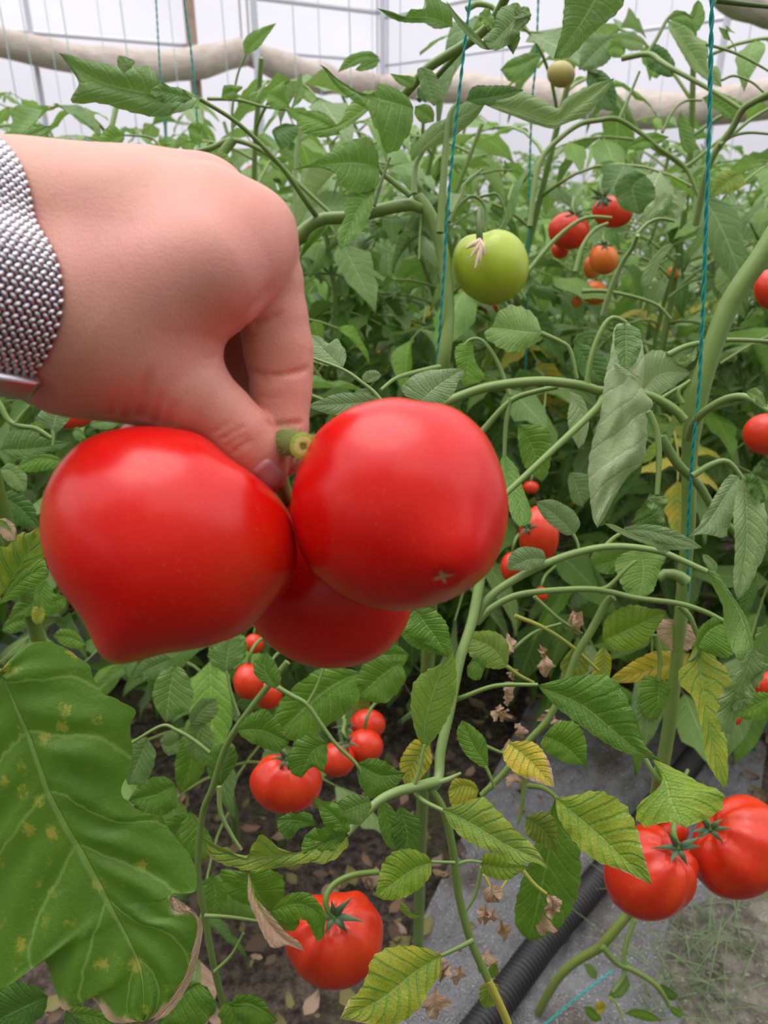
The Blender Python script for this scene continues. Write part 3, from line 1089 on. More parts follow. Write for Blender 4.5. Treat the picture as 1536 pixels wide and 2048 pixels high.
# thumb nail
m_nail = newmat('nail')
t = NT(m_nail)
p = t.prin(Roughness=0.24)
p.inputs['Base Color'].default_value = (0.50, 0.235, 0.24, 1)
p.inputs['Subsurface Weight'].default_value = 0.1
p.inputs['Subsurface Radius'].default_value = (0.004, 0.0015, 0.001)
t.out(p.outputs[0])
NA = spline(np.array([(500, 944, 0), (512, 930, 0), (527, 919, 0), (541, 914, 0)], float), 15)[:, :2]
NB = spline(np.array([(530, 985, 0), (545, 987, 0), (562, 974, 0), (569, 944, 0)], float), 15)[:, :2]
mb = MB()
V = []
for i in range(15):
    for j in range(13):
        u = j / 12
        q_ = NA[i] * (1 - u) + NB[i] * u
        d = trace(hand_sdf, *q_) or .262
        w_ = i / 14
        edge = min(1, 5 * min(w_, 1 - w_)) * min(1, u * 6 + 0.05)
        V.append(cc(q_[0], q_[1], d - .0007 * edge + .0003 * (1 - edge)))
V = c2w(np.array(V))
F = [(i * 13 + j, i * 13 + j + 1, (i + 1) * 13 + j + 1, (i + 1) * 13 + j) for i in range(14) for j in range(12)]
mb.add(V, F)
nail = mb.build('thumbnail', m_nail, person)

# ================================================================== WATCH
m_steel = newmat('watch_steel')
t = NT(m_steel)
p = t.prin(Roughness=0.23, Metallic=1.0)
p.inputs['Base Color'].default_value = (0.60, 0.59, 0.63, 1)
t.out(p.outputs[0])
m_dark = simple('strap_gap', (0.035, 0.033, 0.042), 0.45, 0.7)
m_glass = simple('watch_glass', (0.01, 0.01, 0.012), 0.06, 0.0)
# closed band round the wrist: its plane follows the strap edge seen across the back of the wrist
def wrist_sdf(P):
    D = None
    for pts, k in PALM:
        c = chain(P, pts, .01)
        D = c if D is None else smin(D, c, k)
    return D
EDGE = [(8, 318), (38, 350), (62, 385), (84, 430), (97, 480), (106, 540), (107, 590), (102, 650), (92, 700), (78, 740)]
EP = np.array([cc(x, y, trace(wrist_sdf, x, y)) for x, y in EDGE])
m0 = EP.mean(0)
ax = np.linalg.svd(EP - m0)[2][2]
if ax[0] < 0: ax = -ax
fro = np.array([0, 0, 1.0]) - ax * ax[2]; fro /= np.linalg.norm(fro)
HWD = .0105
WC = m0 - fro * .029 - ax * (HWD + .0004)
vy = np.array([0, 1.0, 0]); vy -= ax * vy.dot(ax); vy /= np.linalg.norm(vy)
vz = np.cross(ax, vy)
NTH = 132
ths = np.linspace(0, 2 * math.pi, NTH, endpoint=False)
RS = np.linspace(.010, .075, 400)
def ring_r(th, w):
    """outermost crossing of the wrist surface, seen from inside"""
    v = wrist_sdf(WC + ax * w + RS[:, None] * (vy * math.cos(th) + vz * math.sin(th)))
    k = np.argmax(v > 0)
    return RS[k] if v[k] > 0 else RS[-1]
R_ = np.array([[ring_r(th, w) for th in ths] for w in (-HWD, 0, HWD)]).max(0)
R_ = np.minimum(R_, .046)
R_ = np.max([np.roll(R_, k) for k in range(-1, 2)], axis=0)
R_ = np.convolve(np.concatenate([R_[-3:], R_, R_[:3]]), np.ones(7) / 7, 'valid') + .0005
def band_pt(i, w, off=0.0):
    i = i % NTH
    i0, f = int(i), i - int(i)
    r = R_[i0] * (1 - f) + R_[(i0 + 1) % NTH] * f + off
    th = 2 * math.pi * i / NTH
    return WC + ax * w + (vy * math.cos(th) + vz * math.sin(th)) * r
watch = empty('wristwatch', c2w(WC[None])[0], 'steel wristwatch with a woven mesh strap, fastened round the wrist', 'watch')
mb = MB()
V = []
for i in range(NTH):
    for (w, o) in ((-.0108, 0), (.0108, 0), (.0108, .0011), (-.0108, .0011)):
        V.append(band_pt(i, w, o))
F = []
for i in range(NTH):
    a, b = i * 4, ((i + 1) % NTH) * 4
    for k in range(4):
        k2 = (k + 1) % 4
        F.append((a + k, b + k, b + k2, a + k2))
mb.add(c2w(np.array(V)), F)
strap = mb.build('strap', m_dark, watch, smooth=False)
# woven links: staggered steel beads, one mesh
mb = MB()
cu = []
NU, NVb = 6, 8
for a in range(NU + 1):
    for b in range(NVb):
        ph, tt = math.pi * a / NU, 2 * math.pi * b / NVb
        cu.append((math.sin(ph) * math.cos(tt), math.sin(ph) * math.sin(tt), math.cos(ph)))
cu = np.array(cu)
bf = [(a * NVb + b, a * NVb + (b + 1) % NVb, (a + 1) * NVb + (b + 1) % NVb, (a + 1) * NVb + b) for a in range(NU) for b in range(NVb)]
circ = 2 * math.pi * R_.mean()
nrow = 158
for r_ in range(nrow):
    i = r_ * NTH / nrow
    for c_ in range(9):
        w = -.0106 + .0026 * c_ + (.0013 if r_ % 2 else 0)
        if w > .0106: continue
        P0 = band_pt(i, w, .0012)
        tang = band_pt(i + .4, w, .0012) - band_pt(i - .4, w, .0012)
        tang /= np.linalg.norm(tang)
        th = 2 * math.pi * i / NTH
        up = vy * math.cos(th) + vz * math.sin(th)
        up = up - tang * up.dot(tang); up /= np.linalg.norm(up)
        dg = ax + tang * (0.75 if r_ % 2 else -0.75); dg /= np.linalg.norm(dg)
        sd = np.cross(up, dg)
        Vb = P0 + cu[:, 0:1] * dg * .00142 + cu[:, 1:2] * sd * .00080 + cu[:, 2:3] * up * .0008
        mb.add(c2w(Vb), bf)
links = mb.build('woven_links', m_steel, strap)
# clasp under the wrist
def slab(mb, c, u, v, w, hu, hv, hw, bev):
    pts = []
    for (su, sv) in ((1, 1), (-1, 1), (-1, -1), (1, -1)):
        for k in range(5):
            a = math.pi / 2 * k / 4 + math.atan2(sv, su) - math.pi / 4
            pts.append((su * (hu - bev) + bev * math.cos(a), sv * (hv - bev) + bev * math.sin(a)))
    n_ = len(pts)
    lv = [(-hw, .82), (-hw + bev * .6, 1), (hw - bev * .6, 1), (hw, .82)]
    V = []
    for (z, s) in lv:
        for (a, b) in pts:
            V.append(c + u * a * s + v * b * s + w * z)
    F = []
    for L in range(3):
        for k in range(n_):
            F.append((L * n_ + k, L * n_ + (k + 1) % n_, (L + 1) * n_ + (k + 1) % n_, (L + 1) * n_ + k))
    V += [c - w * hw, c + w * hw]
    for k in range(n_):
        F.append((len(V) - 2, (k + 1) % n_, k))
    V = np.array(V)
    mb.add(c2w(V), [f for f in F if len(f) == 4])
    tri = [(4 * n_, (k + 1) % n_, k) for k in range(n_)] + [(4 * n_ + 1, 3 * n_ + k, 3 * n_ + (k + 1) % n_) for k in range(n_)]
    mb.add(c2w(V), tri)
BPX = np.array([band_pt(k, 0, .001) for k in range(NTH)])
BY = CY - BPX[:, 1] / -BPX[:, 2] * FPX
dz_ = np.array([(vy * math.cos(th) + vz * math.sin(th))[2] for th in ths])
ib = int(np.argmin(np.abs(BY - 750) + 1e4 * (dz_ < 0)))
th = 2 * math.pi * ib / NTH
up = vy * math.cos(th) + vz * math.sin(th)
tg = np.cross(ax, up)
mb = MB()
slab(mb, band_pt(ib, 0, .0036) + ax * .0006, ax, tg, up, .0118, .0044, .0024, .0012)
clasp = mb.build('clasp', m_steel, watch)
# dial on the far (hidden) side of the wrist
ib = int(np.argmin(dz_))
th = 2 * math.pi * ib / NTH
up = vy * math.cos(th) + vz * math.sin(th)
tg = np.cross(ax, up)
mb = MB()
slab(mb, band_pt(ib, 0, .0050), ax, tg, up, .0165, .0185, .0042, .0035)
case = mb.build('case', m_steel, watch)
mb = MB()
slab(mb, band_pt(ib, 0, .0095), ax, tg, up, .0145, .0165, .0006, .003)
glass = mb.build('dial_glass', m_glass, case)

# ================================================================== TOMATOES
def polar_tomato(name, outline, center, d, depth_ratio, mat, label, group=None, bumps=(), lobes=0.0, nlobe=5, pole=None, back=None, nseg=72, nring=40, cat='tomato', orange=()):
    """closed fruit: the outline traced round its centre gives the radius in each direction, the depth bulges like the fruit"""
    cx, cy = center
    O = np.array(outline, float)
    O = np.array([cx, cy]) + (O - [cx, cy]) * .998
    ang = np.arctan2(-(O[:, 1] - cy), O[:, 0] - cx)
    rad = np.hypot(O[:, 0] - cx, O[:, 1] - cy)
    od = np.argsort(ang)
    ang, rad = ang[od], rad[od]
    A = np.concatenate([ang - 2 * math.pi, ang, ang + 2 * math.pi])
    Rr = np.tile(rad, 3)
    th = np.linspace(-math.pi, math.pi, nseg, endpoint=False)
    r = np.interp(th, A, Rr)
    k = np.array([1, 2, 3, 2, 1.]); k /= k.sum()
    for _ in range(1 if nseg > 90 else 2):
        r = np.convolve(np.concatenate([r[-2:], r, r[:2]]), k, 'valid')
    rm = r.mean()
    s = d / FPX
    C0 = cc(cx, cy, d)
    ez = -C0 / np.linalg.norm(C0)
    ex = np.cross([0, 1.0, 0], ez); ex /= np.linalg.norm(ex)
    ey = np.cross(ez, ex)
    def on_plane(px, py):
        q = np.stack([(px - CX) / FPX, -(py - CY) / FPX, -np.ones_like(px)], 1)
        return q * (C0.dot(ez) / (q @ ez))[:, None] - C0
    V = []
    for a in np.linspace(0, math.pi, nring):
        sa = math.sin(a)
        w = sa ** 2.5
        rr = (r * w + rm * (1 - w)) * sa
        V.append(C0 + on_plane(cx + np.cos(th) * rr, cy - np.sin(th) * rr) + ez * (math.cos(a) * rm * depth_ratio * s))
    V = np.concatenate(V)
    N = V - C0
    Ln = np.linalg.norm(N, axis=1)
    Nd = N / Ln[:, None]
    tint = np.zeros((len(V), 4))
    for (bx, by, amt, sig, scar) in bumps:
        # direction of the bump: photo pixel on the front surface
        q_ = np.array([(bx - cx) / rm, -(by - cy) / rm])
        l2 = min(q_.dot(q_), 0.98)
        dv = ex * q_[0] + ey * q_[1] + ez * math.sqrt(1 - l2) * depth_ratio; dv /= np.linalg.norm(dv)
        a = np.arccos(np.clip(Nd @ dv, -1, 1))
        V += Nd * (amt * s * np.exp(-(a / sig) ** 2))[:, None]
        if scar:
            V -= Nd * (scar[0] * s * np.exp(-(a / scar[1]) ** 2))[:, None]
            e1 = np.cross(dv, [0.1, 0.2, 1.0]); e1 /= np.linalg.norm(e1); e2 = np.cross(dv, e1)
            az = np.arctan2(Nd @ e1, Nd @ e2)
            tint[:, 1] = np.maximum(tint[:, 1], np.clip(1.25 - a / (scar[1] * (0.45 + 0.95 * np.abs(np.cos(2 * az + .3)) ** 3)), 0, 1))
    if lobes and pole is not None:
        dv = ex * pole[0] + ey * pole[1] + ez * pole[2] * depth_ratio; dv /= np.linalg.norm(dv)
        e1 = np.cross(dv, [0.2, 0.9, 0.4]); e1 /= np.linalg.norm(e1); e2 = np.cross(dv, e1)
        az = np.arctan2(Nd @ e1, Nd @ e2)
        ca = np.clip(Nd @ dv, -1, 1)
        f = np.clip(1 - ((ca - .55) / .8) ** 2, 0, 1)
        V += Nd * (lobes * rm * s * f * (np.cos(az * nlobe / 2 + .4 * np.sin(az * 2)) ** 2 - 0.5))[:, None]
        a = np.arccos(ca)
        V -= Nd * (0.16 * rm * s * np.exp(-(a / .30) ** 2))[:, None]
    for (bx, by, sig, amt) in orange:
        q_ = np.array([(bx - cx) / rm, -(by - cy) / rm])
        l2 = min(q_.dot(q_), 0.98)
        dv = ex * q_[0] + ey * q_[1] + ez * math.sqrt(1 - l2); dv /= np.linalg.norm(dv)
        a = np.arccos(np.clip(Nd @ dv, -1, 1))
        tint[:, 0] = np.maximum(tint[:, 0], amt * np.exp(-(a / sig) ** 2))
    F = []
    for i in range(nring - 1):
        for j in range(nseg):
            F.append((i * nseg + j, (i + 1) * nseg + j, (i + 1) * nseg + (j + 1) % nseg, i * nseg + (j + 1) % nseg))
    w0 = c2w(C0[None])[0]
    root = empty(name, w0, label, cat, group)
    MBx = MB().add(c2w(V), F, None, tint)
    MBx.build('fruit', mat, root)
    return root, w0


LEFT_OUT = [(285, 857), (340, 858), (400, 870), (448, 912), (480, 934), (515, 958), (552, 990), (580, 1035), (590, 1080), (594, 1110), (588, 1150), (562, 1190), (530, 1225), (490, 1262), (440, 1283), (380, 1297), (330, 1304), (290, 1315), (262, 1322), (240, 1326), (222, 1322), (208, 1312), (195, 1295), (182, 1262), (160, 1225), (130, 1190), (100, 1140), (84, 1090), (80, 1040), (88, 990), (110, 945), (150, 905), (200, 880), (235, 868)]
RIGHT_OUT = [(830, 797), (880, 805), (930, 830), (970, 870), (995, 920), (1010, 970), (1015, 1030), (1005, 1085), (980, 1140), (950, 1168), (915, 1190), (870, 1208), (820, 1220), (770, 1221), (720, 1208), (670, 1185), (630, 1150), (605, 1110), (590, 1060), (583, 1000), (593, 950), (610, 915), (635, 870), (680, 835), (730, 810), (780, 797)]
LOW_OUT = [(508, 1255), (545, 1295), (590, 1322), (640, 1335), (700, 1333), (750, 1318), (795, 1280), (822, 1225), (825, 1160), (800, 1090), (740, 1030), (660, 1000), (600, 992), (565, 1010), (535, 1060), (512, 1130), (500, 1200)]
tl, _ = polar_tomato('tomato', LEFT_OUT, (337, 1085), .245, .92, M_TOM, 'large ripe tomato with a pointed tip hanging in front of the thumb', 'tomatoes on the held truss',
                  bumps=[(205, 890, 10, .32, None), (470, 960, 8, .25, None), (225, 1300, 4, .25, None)], nseg=140, nring=80, orange=[(95, 1060, .35, .45), (480, 1160, .4, .12), (220, 1310, .3, .25)])
tr, _ = polar_tomato('tomato', RIGHT_OUT, (800, 1012), .250, .90, M_TOM, 'large ripe tomato with a star-shaped blossom scar beside the cut stalk', 'tomatoes on the held truss',
                  bumps=[(898, 1108, 30, .34, None), (870, 1128, 4, .13, (10, .082)), (690, 850, 8, .35, None), (850, 800, -8, .16, None)], nseg=200, nring=120)
tb, _ = polar_tomato('tomato', LOW_OUT, (665, 1165), .302, .88, M_TOM, 'ripe tomato hanging lowest, tucked behind the two larger held tomatoes', 'tomatoes on the held truss', nseg=100, nring=56)
tt_, _ = polar_tomato('tomato', [(300 + 80 * math.cos(a), 907 + 78 * math.sin(a)) for a in np.linspace(0, 6.2, 30)], (300, 907), .318, .9, M_TOM,
                   'ripe tomato mostly hidden, its top just showing between the wrist and the largest tomato', 'tomatoes on the held truss', nseg=60, nring=36)

# cut truss stalk in the fingers
m_cut = newmat('cut_stalk_face')
t = NT(m_cut)
uv = t.n('ShaderNodeUVMap').outputs[0]
sx = t.n('ShaderNodeSeparateXYZ'); t.l(uv, sx.inputs[0])
n1 = t.noise(t.obj(), 900, 3)
r_ = t.math('ADD', sx.outputs[0], t.math('MULTIPLY', t.math('SUBTRACT', n1, 0.5), 0.25))
c = t.mix(t.smooth(r_, .22, .36), (0.16, 0.24, 0.03), (0.60, 0.62, 0.20))
c = t.mix(t.smooth(r_, .62, .80), c, (0.33, 0.47, 0.07))
p = t.prin(Roughness=.35); t.l(c, p.inputs['Base Color'])
t.l(t.bump(n1, .5, .0006), p.inputs['Normal']); t.out(p.outputs[0])
truss = empty('truss_stalk', world(565, 888, .262), 'cut green tomato stalk held between thumb and index finger', 'stalk')
A_, B_ = cc(606, 892, .2440), cc(566, 884, .2600)
PTS = [A_, A_ * .6 + B_ * .4, B_, cc(556, 900, .272), cc(560, 960, .285), cc(575, 1000, .298)]
mb = MB()
S_ = c2w(np.array(PTS))
tube(mb, S_, np.array([.0044, .0043, .0042, .0038, .0033, .003]), seg=20, n=34, cap=False)
mb.build('stalk', M_STEM, truss)
mb = MB()
C_ = c2w(spline(np.array(PTS), 34)[:2])
ctr, dr = C_[0], C_[0] - C_[1]; dr /= np.linalg.norm(dr)
e1 = np.cross(dr, [0, 0, 1]); e1 /= np.linalg.norm(e1); e2 = np.cross(dr, e1)
V, U = [], []
for k in range(7):
    rr = .0044 * k / 6
    for j in range(24):
        a = 2 * math.pi * j / 24
        V.append(ctr + dr * (.0004 * (1 - (k / 6) ** 4) - .0002 * math.exp(-(k / 1.5) ** 2)) + (e1 * math.cos(a) + e2 * math.sin(a)) * rr); U.append((k / 6, 0))
F = [(k * 24 + j, k * 24 + (j + 1) % 24, (k + 1) * 24 + (j + 1) % 24, (k + 1) * 24 + j) for k in range(6) for j in range(24)]
mb.add(V, F, U)
mb.build('cut_face', m_cut, truss)
rng = np.random.default_rng(3)
mb = MB()
SC_ = c2w(spline(np.array(PTS), 60)[:26])
for _ in range(260):
    i = rng.integers(0, 25)
    a = rng.uniform(0, 2 * math.pi)
    dd = e1 * math.cos(a) + e2 * math.sin(a) + dr * rng.uniform(-.3, .5)
    b0 = SC_[i] + (e1 * math.cos(a) + e2 * math.sin(a)) * .0042
    L = rng.uniform(.001, .0034)
    sd = np.cross(dd, dr); sd /= np.linalg.norm(sd) + 1e-9
    mb.add([b0 - sd * .00010, b0 + sd * .00010, b0 + dd * L], [(0, 1, 2)], None, (0, 0, 1, 0))
mb.build('stalk_hairs', M_STEM, truss)
for pts in ([(560, 960, .285), (520, 990, .292), (470, 1010, .282)], [(575, 1000, .298), (660, 985, .300), (720, 990, .283)], [(575, 1000, .298), (600, 1010, .33), (640, 1060, .328)], [(560, 960, .285), (470, 940, .31), (350, 920, .318)]):
    mb = MB()
    tube(mb, [world(*q_) for q_ in pts], .0021, seg=10)
    mb.build('pedicel', M_STEM, truss)
# ================================================================== NEAREST VINES (traced)
LRG = np.random.default_rng(21)


def pt3(k, p, d):
    return T(k, p[0], p[1], d + (p[2] if len(p) > 2 else 0))


def leaf(parent, k, d, rib, L, R, yel=0., dry=0., pale=0., rnd=None, teeth=11, tooth=.085, fold=.10, bow=.10, wav=.05, curl=0., n=44, m=7, mat=None, name='leaf', label=None, scroll=0.):
    """a leaf blade spanned between its midrib and its two margins; d may be (base, tip)"""
    if np.isscalar(d): d = (d, d)
    def lift(pts):
        q = np.array([[*(to_a(k, p[0], p[1])), (p[2] if len(p) > 2 else 0)] for p in pts], float)
        return q
    rb = lift(rib)
    S = spline(rb, n)
    dd = d[0] + (d[1] - d[0]) * np.linspace(0, 1, n)
    M = np.array([world(S[i, 0], S[i, 1], dd[i] + S[i, 2]) for i in range(n)])
    E = []
    for side in (L, R):
        q = lift([rib[0]] + list(side) + [rib[-1]])
        Q = spline(q, n)
        # pull away from the base quickly: keep arc-length spacing
        E.append(np.array([world(Q[i, 0], Q[i, 1], dd[i] + Q[i, 2]) for i in range(n)]))
    rnd = LRG.random() if rnd is None else rnd
    Tn = np.gradient(M, axis=0); Tn /= np.linalg.norm(Tn, axis=1)[:, None] + 1e-9
    across = E[0] - E[1]
    N = np.cross(Tn, across)
    toc = CAM - M
    sg = np.sign((N * toc).sum(1).sum())
    N = N * sg
    N /= np.linalg.norm(N, axis=1)[:, None] + 1e-9
    # steady normal
    kk = np.ones(7) / 7
    N = np.stack([np.convolve(np.pad(N[:, j], 3, 'edge'), kk, 'valid') for j in range(3)], 1)
    N /= np.linalg.norm(N, axis=1)[:, None] + 1e-9
    ph = LRG.uniform(0, 6, 4)
    tv = np.linspace(0, 1, n)
    V, U = [], []
    cols = np.concatenate([-np.linspace(1, 0, m + 1)[:-1], np.linspace(0, 1, m + 1)])
    Wh = max(np.linalg.norm(across, axis=1).max() * .5, 1e-4)
    for i in range(n):
        for c_ in cols:
            s = abs(c_)
            Ed = E[0][i] if c_ < 0 else E[1][i]
            v = Ed - M[i]
            w = np.linalg.norm(v)
            tt = (tv[i] * teeth + (.3 if c_ < 0 else 0)) % 1
            tth = (tt if tt < .72 else (1 - tt) / .28 * .72) * tooth / .72
            p_ = M[i] + v * (s * (1 + tth * s ** 3))
            h = fold * w * s + bow * w * math.sin(math.pi * s) \
                + wav * Wh * s * s * (math.sin(tv[i] * 13 + ph[0] + c_ * 1.5) + .6 * math.sin(tv[i] * 27 + ph[1] + 2 * c_)) * min(1, 4 * tv[i] * 1.0) * min(1, w / Wh * 1.6) \
                + .022 * Wh * math.cos((tv[i] * 9 - s * 1.7) * 2 * math.pi) * math.sin(math.pi * min(s * 1.1, 1)) \
                - curl * w * max(0, s - .45) ** 2 * 3 \
                + (.14 * Wh * math.sin((tv[i] * 3.2 + c_ * .55) * 2 * math.pi) * (1 - s * s) if scroll else 0)
            V.append(p_ + N[i] * h)
            U.append((.5 + .5 * c_, tv[i]) if not scroll else (.56 + .40 * (c_ * .5 + .5), tv[i] * .9 + scroll * (c_ * .5 + .5)))
    nc = 2 * m + 1
    F = [(i * nc + j, i * nc + j + 1, (i + 1) * nc + j + 1, (i + 1) * nc + j) for i in range(n - 1) for j in range(nc - 1)]
    # upper side towards the light: face order so that the front face looks at the viewer unless pale
    V = np.array(V)
    f0 = F[(n // 2) * (nc - 1) + nc // 2]
    fn = np.cross(V[f0[1]] - V[f0[0]], V[f0[2]] - V[f0[1]])
    if fn.dot(CAM - V[f0[0]]) < 0:
        F = [f[::-1] for f in F]
    o = MB().add(V, F, U, (yel, dry, pale, rnd)).build(name, mat or M_LEAF, parent)
    if label: o['label'] = label
    return o


def branch(parent, k, d, pts, r, yel=0., dark=0., pale=.1, name='branch', seg=10, label=None):
    """pts: (x, y[, extra depth[, radius factor]]) in the frame; r in full-photo pixels"""
    if np.isscalar(d): d = (d, d)
    r = r * {'i': .58, 'n': .66}.get(k, .80)
    n = len(pts)
    P, R = [], []
    for i, p in enumerate(pts):
        di = d[0] + (d[1] - d[0]) * i / max(1, n - 1) + (p[2] if len(p) > 2 else 0)
        P.append(T(k, p[0], p[1], di))
        R.append(.92 * r * (p[3] if len(p) > 3 else (1 - .34 * i / max(1, n - 1) if name == 'branch' else 1)) * di / FPX)
    mb = MB()
    tube(mb, P, R, seg=seg, tint=(yel, dark, pale, 0), ribs=.04)
    o = mb.build(name, M_STEM, parent)
    if label: o['label'] = label
    return o


def dry_scraps(parent, k, d, pts, size, rg=np.random.default_rng(77)):
    """withered brown crumpled leaflets along a path"""
    for (x, y) in pts:
        ox, oy = rg.normal(0, 1, 2) * size * .15
        a = rg.uniform(.9, 2.2)
        L = size * rg.uniform(1.0, 1.8)
        bx, by = x + ox, y + oy
        tx, ty = bx + math.cos(a) * L, by + math.sin(a) * L
        mx, my = (bx + tx) / 2, (by + ty) / 2
        w = L * rg.uniform(.2, .38)
        leaf(parent, k, (d, d + rg.normal(0, .008)), [(bx, by), (mx + rg.normal(0, w * .3), my, rg.normal(0, .004)), (tx, ty)],
             [(mx - w * math.sin(a), my + w * math.cos(a), rg.normal(0, .008)), ((mx + tx) / 2 - w * .8 * math.sin(a), (my + ty) / 2 + w * .3)],
             [(mx + w * math.sin(a), my - w * math.cos(a), rg.normal(0, .008)), ((mx + tx) / 2 + w * .3, (my + ty) / 2 - w * .3)],
             dry=1.6, teeth=5, tooth=.3, wav=.35, bow=.3, n=18, m=4, name='withered_leaf', label='withered brown leaf')


# ---------------------------------------------------------------- vine with the green tomato
gp = ground(860, 1150)
gp = np.array([world(872, 900, .80)[0], world(872, 900, .80)[1] + .06, 0])
P1 = empty('tomato_plant', gp, 'tomato vine carrying the single green tomato, its stem forking beside the teal string', 'plant')
branch(P1, 'a', (.72, .72), [(835, 395), (858, 425), (880, 480), (893, 560), (896, 640), (888, 720), (880, 800, .02), (872, 900, .05)], 18, name='stem')
mb = MB(); tube(mb, [world(872, 900, .77), gp + [0, 0, .25], gp + [0, 0, -.04]], .0085, seg=10, tint=(0, 0, .1, 0)); mb.build('stem', M_STEM, P1)
branch(P1, 'j', .72, [(850, 1330), (800, 1310), (640, 1330), (400, 1390), (180, 1410), (20, 1536), (-120, 1640)], 17, name='stem')
branch(P1, 'a', (.72, .64), [(636, 437), (610, 400), (560, 330), (480, 250), (400, 198)], 8)
branch(P1, 'j', .71, [(770, 1250), (680, 1180), (590, 1110), (560, 1060)], 9)
branch(P1, 'j', .72, [(795, 1240), (795, 1150), (810, 1040), (850, 970)], 9, pale=.4)
branch(P1, 'j', .70, [(540, 1320), (580, 1180), (640, 1010)], 5, dark=.5)
branch(P1, 'j', .70, [(960, 1490), (975, 1250), (990, 1050), (1005, 850), (1030, 720), (1090, 650)], 11)
branch(P1, 'j', (.74, .62), [(700, 640), (790, 540), (880, 440), (1000, 360), (1100, 300), (1240, 200), (1330, 80), (1400, -60)], 13, pale=.2, name='stem')
branch(P1, 'j', (.76, .70), [(820, 640), (940, 490), (1070, 350), (1150, 270)], 9, dark=.5)
branch(P1, 'j', .66, [(1130, 60), (1200, 25), (1300, 50), (1330, 100)], 9, pale=.3)
branch(P1, 'j', .74, [(1020, 1420), (1060, 1340), (1130, 1270), (1190, 1260), (1250, 1330), (1250, 1480)], 6, dark=.3, pale=.3)
branch(P1, 'j', .74, [(1090, 1300), (1110, 1190), (1150, 1160), (1230, 1080, 0, .6)], 5, pale=.4)
branch(P1, 'j', .74, [(1190, 1270), (1260, 1250), (1330, 1250), (1380, 1380), (1340, 1470), (1280, 1500)], 4, dark=.2)
branch(P1, 'g', .74, [(500, 700), (530, 640), (545, 600), (600, 555, 0, .5)], 6, pale=.5)
leaf(P1, 'h', (.64, .60), [(800, 398), (650, 385), (450, 345), (320, 285), (236, 212)], [(735, 360, .006), (690, 368), (640, 335, -.01), (600, 275), (540, 272), (440, 262), (330, 240), (280, 222)], [(780, 440, -.01), (700, 462, -.01), (620, 466), (520, 445), (400, 415), (300, 415), (290, 385), (315, 345), (300, 300)], pale=.22, rnd=.6, bow=.22, wav=.06, tooth=.07, teeth=12)
leaf(P1, 'h', .605, [(500, 290), (490, 240), (475, 222)], [(475, 270), (470, 235)], [(530, 265), (510, 240)], pale=.1, n=20, m=4)
leaf(P1, 'h', .61, [(770, 395), (690, 375), (600, 360)], [(720, 350), (690, 350), (640, 335), (620, 345)], [(730, 410), (660, 410), (610, 380)], wav=.2, n=26, m=4)
leaf(P1, 'j', (.70, .66), [(790, 690), (600, 640), (430, 590), (300, 510), (195, 415)], [(760, 620), (690, 570), (580, 530), (545, 590), (470, 600), (410, 572), (300, 500), (240, 440)], [(785, 800), (735, 890), (680, 945), (620, 920), (580, 820), (540, 790), (500, 690), (400, 625), (300, 540), (240, 470)], pale=.06, yel=.16, rnd=.35, fold=-.15)
leaf(P1, 'j', (.70, .66), [(570, 1070), (400, 1045), (200, 1058), (20, 1085)], [(560, 960), (500, 890), (420, 890), (320, 930), (230, 990), (130, 1050)], [(560, 1180), (440, 1220), (330, 1180), (290, 1110), (190, 1070)], pale=.06, yel=.14, rnd=.4, fold=-.1)
leaf(P1, 'j', (.70, .68), [(545, 1190), (460, 1300), (390, 1440), (320, 1600)], [(430, 1200), (345, 1310), (350, 1400), (300, 1500)], [(530, 1310), (480, 1450), (420, 1530)], yel=.15, rnd=.4, fold=.2)
leaf(P1, 'j', (.73, .70), [(600, 600), (420, 740), (280, 810), (90, 855)], [(480, 590), (370, 690), (310, 790), (200, 820)], [(530, 680), (440, 760), (330, 835), (200, 860)], yel=.22, pale=.1, rnd=.05)
leaf(P1, 'j', .74, [(320, 860), (200, 780), (50, 720)], [(280, 780), (150, 715)], [(200, 880), (90, 850), (45, 790)], rnd=.2)
leaf(P1, 'j', (.66, .62), [(1040, 170), (900, 120), (740, 110), (555, 50)], [(1020, 60), (930, -10), (860, -20), (850, 60), (770, 60), (740, 105), (650, 75)], [(930, 185), (850, 150), (720, 140), (640, 108)], tooth=.12, wav=.12, pale=.1)
leaf(P1, 'j', (.60, .59), [(1500, 60), (1400, 170), (1300, 270), (1240, 265)], [(1440, 30), (1350, 60), (1310, 130), (1300, 180), (1240, 245)], [(1536, 120), (1490, 180), (1410, 270), (1340, 318), (1280, 320)], pale=.3, rnd=.7, wav=.10, tooth=.08)
leaf(P1, 'j', (.595, .58), [(1330, 312), (1240, 285), (1130, 190), (1060, 100), (998, 2)], [(1240, 268), (1150, 180), (1070, 95)], [(1240, 320), (1160, 262), (1050, 130)], pale=.3, n=30, m=4, fold=.3)
leaf(P1, 'j', .585, [(1500, 40), (1460, 130), (1530, 110), (1420, 190)], [(1440, 60), (1440, 120), (1430, 170)], [(1530, 60), (1536, 120), (1470, 190)], pale=.1, wav=.2, n=26, m=4)
leaf(P1, 'j', .60, [(1300, 180), (1260, 130), (1215, 80)], [(1260, 180), (1210, 120)], [(1305, 120), (1260, 60)], pale=.3, wav=.3, n=24, m=4)
leaf(P1, 'j', .67, [(840, 430), (880, 530), (920, 680)], [(910, 460), (960, 550), (978, 640)], [(815, 450), (830, 520), (860, 620)], pale=.2, rnd=.8)
leaf(P1, 'j', .70, [(830, 560), (830, 610), (870, 660)], [(860, 580), (870, 630)], [(815, 570), (820, 620)], rnd=1, n=20, m=4)
leaf(P1, 'j', .70, [(790, 560), (730, 510), (640, 470)], [(800, 500), (700, 480)], [(740, 560), (680, 520)], rnd=.3, n=24, m=4)
